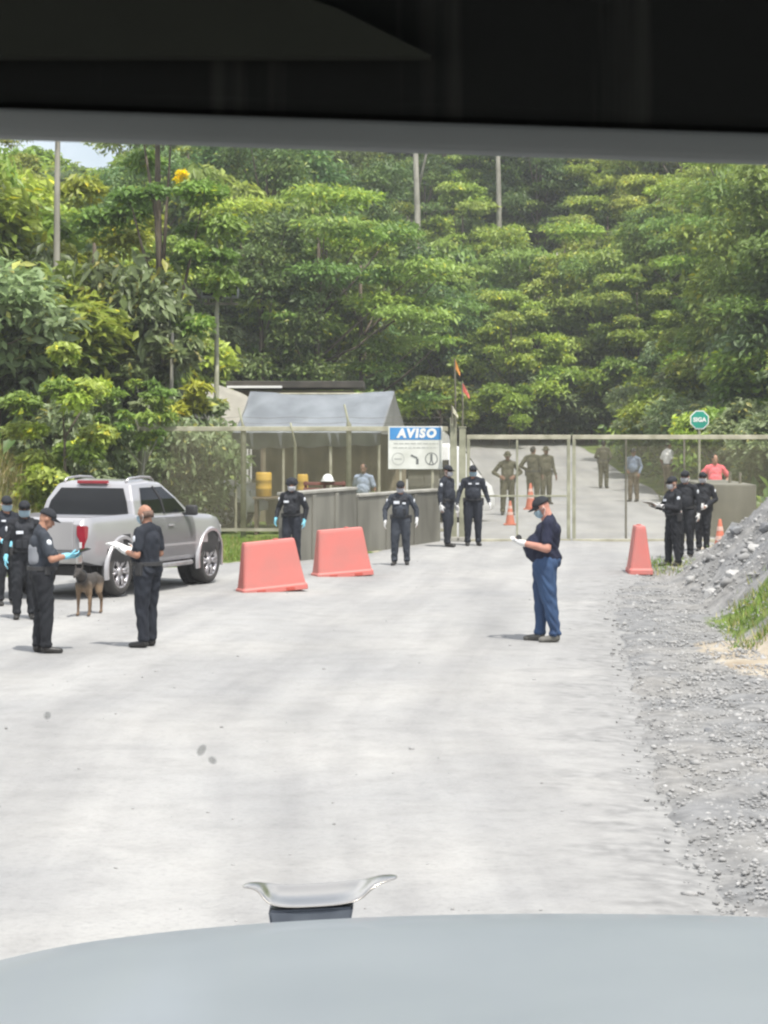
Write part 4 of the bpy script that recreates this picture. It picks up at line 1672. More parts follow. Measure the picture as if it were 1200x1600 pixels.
def minibus(label, loc, rotz, scl=1.0):
    L, Wd, H = 6.2, 2.0, 2.55
    t = thing('minibus', label, 'minibus', loc, rotz, 'white vehicles behind the fence')
    t.scale = (scl, scl, scl)
    secs = [(-3.1, .50, 2.3), (-3.05, .40, 2.48), (-2.6, .36, H), (1.6, .36, H), (2.1, .36, 2.4), (2.75, .36, 1.45), (3.05, .40, 1.2), (3.1, .5, 1.0)]
    rings = []
    for y, b, tp in secs:
        r_ = []
        for f, wf in ((0, .94), (.15, 1), (.5, 1), (.8, .96), (.95, .9), (1, .78)):
            r_.append(Vector((Wd / 2 * wf, y, b + (tp - b) * f)))
        rings.append(r_ + [Vector((-p.x, p.y, p.z)) for p in r_[::-1]])
    bm = bmesh.new()
    add_loft(bm, rings)
    o = obj('body', bm, M['white_car'], t, True)
    o.modifiers.new('edge', 'EDGE_SPLIT').split_angle = R(30)
    for sx in (-1, 1):
        for y in (-2.2, -1.1, 0.0, 1.1):
            bm = bmesh.new()
            add_box(bm, (sx * (Wd / 2 - 0.025), y, 1.72), (0.06, 0.95, 0.6), Matrix.Rotation(R(-3 * sx), 3, 'Y'), 0.02)
            obj('window', bm, M['glass_dark'], t)
        for y in (-1.9, 1.9):
            w = thing('wheel', '', '', (sx * 0.88, y, 0.36))
            del w['label'], w['category']
            w.parent = t
            bm = bmesh.new()
            add_tube(bm, [(-0.12, 0, 0), (-0.1, 0, 0), (0.1, 0, 0), (0.12, 0, 0)], [0.3, 0.36, 0.36, 0.3], 24)
            obj('tyre', bm, M['tyre'], w, True)
            bm = bmesh.new()
            add_tube(bm, [(sx * 0.1, 0, 0), (sx * 0.135, 0, 0)], [0.2, 0.18], 16)
            obj('rim', bm, M['alloy'], w)
    bm = bmesh.new()
    add_box(bm, (0, -3.09, 1.72), (1.5, 0.05, 0.65), bevel=0.02)
    obj('rear_window', bm, M['glass_dark'], t)
    bm = bmesh.new()
    add_box(bm, (0, 2.44, 1.92), (1.56, 0.05, 1.0), Matrix.Rotation(R(34.5), 3, 'X'), 0.02)
    obj('windscreen', bm, M['glass_dark'], t)
    for sx in (-1, 1):
        bm = bmesh.new()
        add_box(bm, (sx * 0.8, -3.1, 1.15), (0.14, 0.05, 0.4), bevel=0.015)
        obj('tail_light', bm, M['lens_red'], t)
    bm = bmesh.new()
    add_box(bm, (0, -3.12, 0.52), (1.9, 0.14, 0.2), bevel=0.04)
    obj('rear_bumper', bm, M['plastic_black'], t)


minibus('white minibus farther up the track, its roof showing above the notice board', (0.95, 80, hz(1.5, 80) + 0.15), R(-20), 0.86)
minibus('white van nosing out to the right of the gate posts', (0.25, 61.0, gz(1.5, 61.0)), R(-74), 0.82)


# ------------------------------------------------------------------ people
def add_hand(bm, wr, d, side, k=1.0, curl=0.5, palm_n=None):
    """palm, four unequal bent fingers and a thumb; d: direction of the hand, palm_n: way the palm faces"""
    wr, d = Vector(wr), Vector(d).normalized()
    pn = Vector(palm_n) if palm_n is not None else Vector((-side, 0, 0))
    pn = (pn - d * pn.dot(d)).normalized()
    ac = d.cross(pn).normalized()
    cap2(bm, wr, wr + d * 0.03 * k, 0.026 * k)
    pts = []
    for a in (-0.032, 0.032):
        for q in (0.02, 0.085):
            pts += [wr + d * q * k + ac * a * k + v * 0.0135 * k for v in SPH]
    hull(bm, pts)
    for i, (a, ln) in enumerate(((-0.033, 0.066), (-0.011, 0.078), (0.011, 0.073), (0.033, 0.058))):
        p = wr + d * 0.088 * k + ac * a * k
        dd = d
        for j, fr in enumerate((0.45, 0.32, 0.23)):
            dd = (dd + pn * curl * (0.35 + 0.3 * j)).normalized()
            q = p + dd * ln * fr * k
            cap2(bm, p, q, (0.0096 - 0.0008 * j) * k)
            p = q
    # the thumb leaves the side of the palm near its base
    th = ac * (-1 if side > 0 else 1)
    p0 = wr + d * 0.025 * k + th * 0.028 * k
    p1 = p0 + (d * 0.6 + th * 0.65 + pn * 0.4).normalized() * 0.042 * k
    p2 = p1 + (d * 0.9 + th * 0.15 + pn * 0.5).normalized() * 0.034 * k
    cap2(bm, p0, p1, 0.0125 * k, 0.011 * k)
    cap2(bm, p1, p2, 0.0108 * k, 0.009 * k)


ARMS = {  # elbow, wrist, hand direction, palm normal for the +x side (mirrored for the other)
    'down': ((0.275, 0.03, 1.13), (0.285, -0.05, 0.885), (0.05, -0.25, -1), (-1, 0, 0)),
    'wide': ((0.30, 0.05, 1.135), (0.325, -0.06, 0.90), (0.1, -0.3, -1), (-1, 0, 0.1)),
    'hold': ((0.265, 0.0, 1.12), (0.115, -0.22, 1.14), (-0.35, -1, 0.05), (-0.6, 0, 0.8)),
    'reach': ((0.255, -0.06, 1.12), (0.125, -0.265, 1.145), (-0.35, -1, 0.08), (-0.5, 0, 0.9)),
    'close': ((0.275, -0.03, 1.11), (0.115, -0.255, 1.15), (-0.75, -0.62, 0.1), (-0.3, 0.3, 0.9)),
    'front': ((0.27, 0.03, 1.13), (0.10, -0.215, 0.98), (-0.9, -0.45, -0.25), (0, 1, 0)),
    'hip': ((0.36, 0.08, 1.15), (0.20, -0.08, 1.02), (-0.6, -0.6, -0.3), (0, 1, 0)),
    'back': ((0.28, 0.11, 1.14), (0.08, 0.20, 0.98), (-1, 0.1, -0.1), (0, -1, 0)),
}


def person(label, px, foot, head, yaw, top='cloth_navy', legs='cloth_navy', skin='skin', arms=('down', 'down'), sleeves='long', gloves=None,
           hat='cap', mask=None, vest=None, belly=0.0, nod=0.0, look=0.0, stance=0.10, stride=0.0, patches=True, shoe='boot', group=None,
           held=None, belt=True, dist=None, height=None, wide=1.0, fine=True, lean=0.0, panel=False, tuck=True, chestmark=False):
    if dist is None:
        base = gp(px, foot)
    else:
        base = Vector(((px - 600) * dist / F, dist, 0))
    z = gz(base.x, base.y)
    if height is None:
        height = (foot - head) * base.y / F
    k = height / 1.72
    t = thing('person', label, 'person', (base.x, base.y, z), R(yaw), group)
    t.scale = (k, k, k)
    # ---- joints
    hipx = 0.095
    belly = belly + (0.05 if fine and belly < 0.2 else 0)
    jr = random.Random(int(px))
    stance = stance + jr.uniform(-.012, .02)
    stride = stride + jr.uniform(-.02, .04)
    ank = {}
    for s in (-1, 1):
        ank[s] = Vector((s * stance, s * stride, 0.075))
    sh = {s: Vector((s * 0.178 * wide, 0.01, 1.39)) for s in (-1, 1)}
    el, wr, hdv, pnv = {}, {}, {}, {}
    for s, a in zip((-1, 1), arms):
        e, w, d_, p_ = ARMS[a]
        mx = Vector((s, 1, 1))
        el[s] = Vector(e) * mx
        wr[s] = Vector(w) * mx
        el[s] += Vector((jr.uniform(-.025, .03), jr.uniform(-.05, .04), 0))
        wr[s] += Vector((jr.uniform(-.045, .035), jr.uniform(-.09, .04), jr.uniform(-.02, .035)))
        if belly and a in ('hold', 'front', 'reach'):
            wr[s].y -= belly * 0.25
        hdv[s] = Vector(d_) * mx
        pnv[s] = Vector(p_) * mx
    Hm = Matrix.Rotation(R(look), 3, 'Z') @ Matrix.Rotation(R(nod), 3, 'X')
    piv = Vector((0, 0.01, 1.475))

    def hp(v):
        return piv + Hm @ (Vector(v) - piv)

    # ---- body: one continuous surface
    bm = bmesh.new()
    ell(bm, hp((0, -0.005, 1.615)), (0.074, 0.096, 0.108), Hm)
    ell(bm, hp((0, -0.035, 1.555)), (0.058, 0.062, 0.07), Hm)
    cap2(bm, hp((0, -0.1, 1.595)), hp((0, -0.108, 1.572)), 0.010, 0.014)            # nose
    for s in (-1, 1):
        ell(bm, hp((s * 0.076, 0.005, 1.595)), (0.012, 0.02, 0.032), Hm)             # ears
        cap2(bm, hp((s * 0.02, -0.083, 1.627)), hp((s * 0.045, -0.072, 1.625)), 0.013)  # brow
    cap2(bm, hp((-0.02, -0.094, 1.535)), hp((0.02, -0.094, 1.535)), 0.0095)           # lips
    cap2(bm, (0, 0.02, 1.40), hp((0, 0.005, 1.56)), 0.06 * (1 + belly), 0.052 * (1 + belly))
    for s in (-1, 1):
        cap2(bm, (s * 0.04, 0.02, 1.43), sh[s], 0.055, 0.05)
        cap2(bm, sh[s], el[s], 0.046 * (1 + belly), 0.038 * (1 + belly))
        cap2(bm, el[s], wr[s], 0.039 * (1 + belly), 0.026 * (1 + belly * .5))
        if fine:
            add_hand(bm, wr[s], hdv[s], s, 1.0, 0.5, pnv[s])
        else:
            add_hand(bm, wr[s], hdv[s], s, 1.12, 0.35, pnv[s])
        cap2(bm, (s * hipx, 0.01, 0.90), (s * (hipx + stance) / 2, -0.015 + s * stride * .5, 0.49), 0.075, 0.05)
        cap2(bm, (s * (hipx + stance) / 2, -0.015 + s * stride * .5, 0.49), ank[s], 0.05, 0.035)
        cap2(bm, ank[s] + Vector((0, 0.01, -0.03)), ank[s] + Vector((0, -0.13, -0.045)), 0.033, 0.025)
    cap2(bm, (0, 0.015, 1.0), (0, 0.015, 1.32), 0.085, 0.09)
    body = obj('body', fuse('body', bm, 0.0085 if fine else 0.011, 3 if fine else 2), [M[skin], M['eye'], M['hair']], t)
    # eyes and brows at half the head height
    e1, e2 = hp((-0.031, -0.088, 1.608)), hp((0.031, -0.088, 1.608))
    for f in body.data.polygons:
        c_ = f.center
        if c_.z > 1.5 and ((c_ - e1).length < 0.0125 or (c_ - e2).length < 0.0125):
            f.material_index = 1
    # ---- trousers
    bm = bmesh.new()
    ell(bm, (0, 0.02 - belly * 0.04, 0.955), (0.165 * (1 + belly * 0.7), 0.118 + belly * 0.14, 0.13))
    for s in (-1, 1):
        kn = Vector((s * (hipx + stance) / 2, -0.02 + s * stride * .5, 0.50))
        cap2(bm, (s * hipx, 0.03 - belly * .18, 0.90), kn, 0.108 * (1 + belly * 0.95), 0.084 * (1 + belly * .5))
        cap2(bm, kn, ank[s] + Vector((0, 0.008, 0.035)), 0.083 * (1 + belly * .35), 0.066)
        ell(bm, ank[s] + Vector((0, 0.0, 0.03)), (0.074, 0.082, 0.045))
        ell(bm, (s * 0.085, 0.075 - belly * 0.05, 0.93), (0.10, 0.085, 0.11))
    obj('trousers', fuse('trousers', bm, 0.013, 5, folds=0.0065), M[legs], t)
    # ---- shirt
    bm = bmesh.new()
    cap2(bm, (0, 0.015 - belly * .15, 1.05), (0, 0.012, 1.30), 0.15 * (1 + belly * 0.45), 0.16 * (1 + belly * .2), (1.12, 0.82 + belly * 0.35, 0.8))
    ell(bm, (0, 0.015 - belly * 0.10, 1.0), (0.172 * (1 + belly * 0.45), 0.127 + belly * 0.22, 0.10))
    if belly > 0.2:
        cap2(bm, (0, 0.0, 0.93), (0, -0.02, 1.05), 0.155, 0.17, (1.2, 1.06, 0.5))
    if belly:
        ell(bm, (0, -0.035 - belly * 0.16, 1.10), (0.17 * (1 + belly * .3), 0.115 + belly * 0.22, 0.19))
    cap2(bm, sh[-1] + Vector((0, 0, 0.0)), sh[1], 0.07)
    cap2(bm, (0, 0.025, 1.42), (0, 0.018, 1.475), 0.085, 0.064)
    for s in (-1, 1):
        cap2(bm, (s * 0.05, 0.025, 1.425), sh[s], 0.074, 0.066)
        if sleeves == 'long':
            cap2(bm, sh[s], el[s], 0.070, 0.057)
            cap2(bm, el[s], el[s].lerp(wr[s], 0.9), 0.057, 0.043)
        else:
            cap2(bm, sh[s], sh[s].lerp(el[s], 0.72), 0.074, 0.068)
    obj('shirt', fuse('shirt', bm, 0.0125, 5, folds=0.0055), M[top], t)
    if belt and tuck:
        bm = bmesh.new()
        n_ = 28
        rx, ryy = 0.178 * (1 + belly * 0.5), 0.134 + belly * 0.26
        add_loft(bm, [[Vector((rx * f_ * math.cos(2 * math.pi * q / n_), 0.018 - belly * .10 + ryy * f_ * math.sin(2 * math.pi * q / n_), z_)) for q in range(n_)] for z_, f_ in ((0.985, .9), (0.985, 1.03), (1.03, 1.03), (1.03, .9))])
        bo = obj('belt', bm, M['plastic_black'], t, False)
        bm = bmesh.new()
        add_box(bm, (rx + 0.02, 0.02, 0.95), (0.05, 0.09, 0.16), bevel=0.012)
        obj('holster', bm, M['plastic_black'], bo)
        bm = bmesh.new()
        add_box(bm, (-rx - 0.005, -0.03, 0.985), (0.045, 0.07, 0.10), bevel=0.01)
        obj('pouch', bm, M['plastic_black'], bo)
    # ---- shoes
    for s in (-1, 1):
        bm = bmesh.new()
        a = ank[s]
        tw = Matrix.Rotation(R(7 * s), 3, 'Z')
        hull(bm, [Vector((a.x, a.y, 0)) + tw @ (Vector((0, 0.02, 0.048)) + v * 0.047) for v in SPH] + [Vector((a.x, a.y, 0)) + tw @ (Vector((0, -0.15, 0.03)) + Vector((v.x * 0.046, v.y * 0.05, v.z * 0.038))) for v in SPH])
        cap2(bm, a + Vector((0, 0.012, 0.05)), a + Vector((0, 0.012, -0.02)), 0.05, 0.052)
        obj('shoe', fuse('shoe', bm, 0.011, 3, floor=0.0), M[shoe], t)
    # ---- gloves
    if gloves:
        for s in (-1, 1):
            bm = bmesh.new()
            add_hand(bm, wr[s], hdv[s], s, 1.04, 0.7, pnv[s])
            cap2(bm, wr[s].lerp(el[s], 0.18), wr[s] + hdv[s].normalized() * 0.01, 0.041, 0.034)
            obj('glove', fuse('glove', bm, 0.0075, 2), M[gloves], t)
    # ---- head gear
    def dome(rx, ryy, rz, c_, zmin, n=20, m=7):
        rings = []
        for q in range(m):
            a_ = zmin + (math.pi / 2 - zmin) * q / (m - 0.6)
            rings.append([hp(Vector(c_) + Vector((rx * math.cos(a_) * math.cos(2 * math.pi * j / n), ryy * math.cos(a_) * math.sin(2 * math.pi * j / n), rz * math.sin(a_)))) for j in range(n)])
        return rings
    if hat == 'cap':
        bm = bmesh.new()
        add_loft(bm, dome(0.087, 0.109, 0.092, (0, 0.0, 1.645), -0.08))
        cp = obj('cap', bm, M['vest'] if top not in ('olive',) else M['olive'], t, True)
        bm = bmesh.new()
        n_ = 12
        top_, bot_ = [], []
        for q in range(n_ + 1):
            a_ = math.pi * (1.12 + 0.76 * q / n_)
            r0 = Vector((0.083 * math.cos(a_), 0.104 * math.sin(a_), 1.648))
            ext = 0.075 * math.sin(math.pi * q / n_) ** 0.6
            r1 = r0 + Vector((0, -ext, -0.018 - 0.012 * abs(math.cos(a_)) * 2))
            top_.append((hp(r0), hp(r1)))
        vs = [[bm.verts.new(p) for p in pr] for pr in top_]
        for q in range(n_):
            bm.faces.new((vs[q][0], vs[q + 1][0], vs[q + 1][1], vs[q][1]))
        bmesh.ops.solidify(bm, geom=bm.faces[:], thickness=0.007)
        obj('visor', bm, M['vest'] if top not in ('olive',) else M['olive'], cp, True)
    elif hat == 'brim':
        bm = bmesh.new()
        add_loft(bm, dome(0.087, 0.108, 0.10, (0, 0.0, 1.645), -0.05))
        cp = obj('hat', bm, M['olive'], t, True)
        bm = bmesh.new()
        n_ = 26
        add_loft(bm, [[hp((f_ * 0.085 * math.cos(2 * math.pi * j / n_), f_ * 0.104 * math.sin(2 * math.pi * j / n_), 1.648 - dz + 0.012 * math.cos(4 * math.pi * j / n_) * (f_ > 1.1))) for j in range(n_)] for f_, dz in ((0.97, 0), (1.5, 0.022), (1.5, 0.03), (0.97, 0.01))], cap=False)
        obj('brim', bm, M['olive'], cp, True)
    elif hat == 'hair':
        bm = bmesh.new()
        add_loft(bm, dome(0.083, 0.101, 0.088, (0, 0.012, 1.63), 0.0))
        ell(bm, hp((0, 0.055, 1.60)), (0.07, 0.05, 0.07), Hm)
        obj('hair', fuse('hair', bm, 0.011, 3), M['hair'], t)
    elif hat == 'afro':
        bm = bmesh.new()
        ell(bm, hp((0, 0.02, 1.665)), (0.125, 0.13, 0.105), Hm)
        for q in range(9):
            a_ = q * 0.7
            ell(bm, hp((0.09 * math.cos(a_), 0.02 + 0.09 * math.sin(a_), 1.66 + 0.03 * math.sin(q * 2))), (0.045, 0.045, 0.045), Hm)
        obj('hat', fuse('hat', bm, 0.012, 3), M['vest'], t)
    elif hat == 'bald':
        bm = bmesh.new()
        n_ = 10
        rings = []
        for q in range(n_ + 1):
            a_ = math.pi * (0.02 + 0.96 * q / n_)
            rings.append([hp((f_ * 0.078 * math.cos(a_), 0.0 + f_ * 0.1 * math.sin(a_), zz)) for f_, zz in ((1.02, 1.555), (1.035, 1.60), (1.0, 1.635), (0.9, 1.60))])
        add_loft(bm, rings)
        obj('hair', bm, mat('grey_stubble', (0.10, 0.065, 0.05), (0.16, 0.10, 0.075), 30, 0.8), t, True)
    if mask:
        bm = bmesh.new()
        rings = []
        for q, zz in enumerate((1.595, 1.58, 1.555, 1.53, 1.508, 1.495)):
            rr_ = []
            for j in range(11):
                a_ = math.pi * (1.04 + 0.92 * j / 10)
                bul = (0.080, 0.082, 0.082, 0.078, 0.068, 0.055)[q]
                rr_.append(hp((bul * math.cos(a_), -0.028 + (0.086, 0.098, 0.096, 0.088, 0.074, 0.056)[q] * math.sin(a_), zz)))
            rings.append(rr_)
        vs = [[bm.verts.new(p) for p in r_] for r_ in rings]
        for q in range(5):
            for j in range(10):
                bm.faces.new((vs[q][j], vs[q][j + 1], vs[q + 1][j + 1], vs[q + 1][j]))
        bmesh.ops.solidify(bm, geom=bm.faces[:], thickness=0.004)
        mk = obj('face_mask', bm, M[mask], t, True)
        bm = bmesh.new()
        for s in (-1, 1):
            add_tube(bm, [hp((s * 0.078, -0.02, 1.585)), hp((s * 0.088, 0.01, 1.60)), hp((s * 0.088, 0.022, 1.57)), hp((s * 0.072, -0.025, 1.515))], 0.003, 4)
        obj('strap', bm, M['white'], mk)
    # ---- vest and patches
    if vest:
        bm = bmesh.new()
        cap2(bm, (0, 0.015, 1.10), (0, 0.012, 1.31), 0.158, 0.162, (1.08, 0.90, 0.75))
        for s in (-1, 1):
            cap2(bm, (s * 0.10, -0.10, 1.33), (s * 0.115, 0.02, 1.455), 0.045, 0.032)
            cap2(bm, (s * 0.115, 0.02, 1.455), (s * 0.10, 0.10, 1.36), 0.032, 0.045)
        vo = obj('vest', fuse('vest', bm, 0.0125, 3), M['vest'], t)
        bm = bmesh.new()
        for q in (-0.09, 0.0, 0.09):
            add_box(bm, (q, -0.145, 1.10), (0.075, 0.05, 0.12), bevel=0.012)
            obj('pouch', bm, M['vest'], vo)
            bm = bmesh.new()
        bm.free()
        for (q, zz, ww, hh) in ((-0.075, 1.27, 0.105, 0.045),) if vest == 'plain' else ((-0.07, 1.285, 0.12, 0.06), (0.085, 1.27, 0.07, 0.035)):
            bm = bmesh.new()
            add_box(bm, (q, -0.148, zz), (ww, 0.02, hh), Matrix.Rotation(R(-6), 3, 'X'), 0.005)
            obj('name_tape', bm, M['patch'], vo)
    if chestmark:
        for q in (-0.08, 0.08):
            bm = bmesh.new()
            add_box(bm, (q, -0.125, 1.335), (0.07, 0.03, 0.03), Matrix.Rotation(R(-8), 3, 'X'), 0.005)
            obj('name_tape', bm, M['patch'], t)
    if panel:
        bm = bmesh.new()
        cap2(bm, (0.0, 0.06, 1.09), (0.0, 0.055, 1.25), 0.132, 0.14, (1.12, 0.80, 0.55))
        obj('back_panel', fuse('back_panel', bm, 0.0125, 3), M['grey_panel'], t)
    if patches:
        for s in (-1, 1):
            c_ = sh[s].lerp(el[s], 0.34) + Vector((s * 0.052, -0.018, 0.012))
            bm = bmesh.new()
            ell(bm, c_, (0.018, 0.036, 0.045))
            obj('sleeve_patch', bm, M['patch'], t, True)
    # ---- held things rest in the hands and are things of their own
    if held:
        mid = (wr[-1] + hdv[-1].normalized() * 0.11 + wr[1] + hdv[1].normalized() * 0.11) / 2
        wpos = t.matrix_basis @ (mid + Vector((0, -0.02, 0.035)))
        hk, hl = held
        h = thing(hk, hl, 'paper' if hk != 'tablet' else 'tablet', wpos, R(yaw), 'things held by the officers')
        bm = bmesh.new()
        rot = Matrix.Rotation(R(-18), 3, 'X')
        if hk == 'tablet':
            add_box(bm, (0, 0, 0), (0.19, 0.26, 0.012), rot, 0.004)
            obj('casing', bm, M['plastic_black'], h)
            bm = bmesh.new()
            add_box(bm, rot @ Vector((0, 0, 0.008)), (0.165, 0.225, 0.003), rot)
            obj('screen', bm, M['glass_dark'], h)
        else:
            for q in range(3):
                add_box(bm, (0.004 * q, 0.006 * q, 0.004 * q), (0.21, 0.28, 0.002), rot @ Matrix.Rotation(R(3 * q - 3), 3, 'Z'))
            obj('sheet', bm, M['paper'], h)
            bm = bmesh.new()
            add_box(bm, (0, 0, -0.006), (0.225, 0.30, 0.005), rot, 0.001)
            obj('board', bm, M['wood'] if hk == 'clipboard' else M['paper'], h)
    return t


NAVY = dict(top='cloth_navy', legs='cloth_black')
OFF = 'dark uniformed officers before the gate'
person('officer in pale mask with an open white collar, half cut by the frame edge', 10, 949, 779, 25, 'cloth_navy', 'cloth_black', 'skin', ('front', 'down'), 'short', 'glove_cyan', 'cap', 'mask_blue', None, 0.08, 6, 0, group=OFF, chestmark=True)
person('officer in black vest and blue mask, cyan glove hanging, behind the man with the tablet', 38, 970, 786, 12, 'cloth_black', 'cloth_black', 'skin_dark', ('down', 'down'), 'long', 'glove_cyan', 'cap', 'mask_blue', 'plain', 0.0, 4, 0, group=OFF, patches=True)
person('officer with a grey back panel and cyan gloves, cap down, reading a tablet', 66, 1022, 795, 108, 'cloth_grey_navy', 'cloth_black', 'skin', ('reach', 'reach'), 'short', 'glove_cyan', 'cap', None, None, 0.10, 24, 0, 0.09, 0.03, group=OFF, held=('tablet', 'dark tablet held in cyan gloves near the pickup tail light'), panel=True)
person('bald officer with white sleeve badge holding papers beside the silver pickup', 230, 1015, 792, -118, 'cloth_navy', 'cloth_navy', 'skin', ('hold', 'hold'), 'short', 'glove_white', 'bald', 'mask_blue', None, 0.10, 10, 0, 0.10, 0.02, group=OFF, held=('paper_sheets', 'white papers held by the bald officer'))
person('officer in a wide black hat and pale mask behind the nearest salmon barrier', 456, 884, 752, -14, 'cloth_black', 'cloth_navy', 'skin_dark', ('wide', 'down'), 'long', 'glove_cyan', 'afro', 'mask_white', 'plain', 0.04, 8, 8, group=OFF)
person('officer in black vest walking away from the low wall with arms hanging wide', 626, 885, 754, -6, 'cloth_grey_navy', 'cloth_grey_navy', 'skin', ('wide', 'wide'), 'long', 'glove_white', 'cap', 'mask_white', 'tape', 0.05, 10, 0, 0.125, 0.06, group=OFF)
person('officer in profile by the gate post with a white glove at the thigh', 699, 856, 729, 58, 'cloth_navy', 'cloth_navy', 'skin_dark', ('down', 'down'), 'long', 'glove_white', 'cap', 'mask_white', None, 0.04, 5, 0, 0.09, 0.02, group=OFF)
person('stout officer with two name tapes standing square before the mesh gate', 739, 853, 728, 4, 'cloth_navy', 'cloth_navy', 'skin', ('wide', 'wide'), 'long', 'glove_white', 'cap', 'mask_blue', None, 0.10, 4, 0, 0.125, 0, group=OFF, chestmark=True, wide=1.1)
person('heavy man in navy polo shirt, blue jeans and black cap looking down at his hands', 855, 1004, 776, -93, 'polo', 'jeans', 'skin_pink', ('close', 'close'), 'short', 'glove_white', 'cap', 'mask_blue', None, 0.36, 27, 0, 0.09, 0.05, False, 'shoe_grey', belt=False, wide=1.15)
person('officer on the right facing sideways and holding white papers', 1052, 885, 745, -68, 'cloth_black', 'cloth_black', 'skin', ('reach', 'reach'), 'long', 'glove_white', 'cap', 'mask_white', 'plain', 0.04, 8, 0, 0.09, 0.03, group=OFF, held=('clipboard', 'clipboard of white papers held by an officer near the rocky bank'))
person('officer standing close behind the one with the clipboard', 1071, 872, 736, -28, 'cloth_black', 'cloth_black', 'skin', ('front', 'down'), 'long', 'glove_white', 'cap', 'mask_white', None, 0.04, 4, 0, group=OFF)
person('slim officer in black beret with hands clasped, before the concrete block', 1098, 861, 738, -10, 'cloth_black', 'cloth_black', 'skin', ('front', 'front'), 'long', 'glove_white', 'cap', 'mask_white', None, 0.0, 2, 0, 0.085, group=OFF)
SOL = 'people beyond the gate'
person('soldier in olive with brimmed hat and elbows out, alone beyond the gate', 793, 806, 707, 0, 'olive', 'olive', 'skin_dark', ('hip', 'hip'), 'long', None, 'brim', None, None, 0.05, 6, 0, 0.12, 0.05, False, fine=False, group=SOL)
person('bulky soldier in olive with hood-like cap, on the near side of a pair', 833, 792, 698, 150, 'olive', 'olive', 'skin_dark', ('down', 'hip'), 'long', None, 'hair', None, None, 0.14, 0, 0, 0.12, 0, False, fine=False, group=SOL, wide=1.12)
person('soldier in olive wearing a dark brimmed hat, on the far side of a pair', 853, 788, 698, 20, 'olive', 'olive', 'skin_dark', ('down', 'down'), 'long', None, 'brim', None, None, 0.03, 0, 0, 0.12, 0, False, fine=False, group=SOL)
person('man in dark olive seen from behind on the pale road, legs together', 943, 772, 697, 160, 'olive', 'olive', 'skin_dark', ('front', 'front'), 'long', None, 'hair', None, None, 0.0, 0, 0, 0.085, 0.06, False, fine=False, group=SOL)
person('man in slate blue shirt and brown trousers beyond the gate', 990, 785, 702, -35, 'slate_shirt', 'khaki', 'skin_dark', ('front', 'down'), 'long', None, 'cap', None, None, 0.05, 4, 0, 0.10, 0.04, False, fine=False, group=SOL)
person('man in bright white shirt and brown trousers near the green octagon sign', 1044, 778, 694, 120, 'white_shirt', 'khaki', 'skin_dark', ('front', 'down'), 'short', None, 'hair', None, None, 0.05, 0, 0, 0.09, 0, False, fine=False, group=SOL)
person('person in coral red shirt standing beyond the concrete block', 1117, 0, 0, 5, 'red_shirt', 'khaki', 'skin', ('hip', 'hip'), 'short', None, 'hair', None, None, 0.06, 8, 0, 0.10, 0, False, fine=False, group=SOL, dist=60.0, height=1.80)
person('man in pale blue shirt behind the low wall, left of the notice board', 568, 0, 0, -20, 'blue_shirt', 'khaki', 'skin_dark', ('down', 'down'), 'short', None, 'hair', None, None, 0.06, 0, 0, 0.10, 0, False, fine=False, group=SOL, dist=53.2, height=1.68)


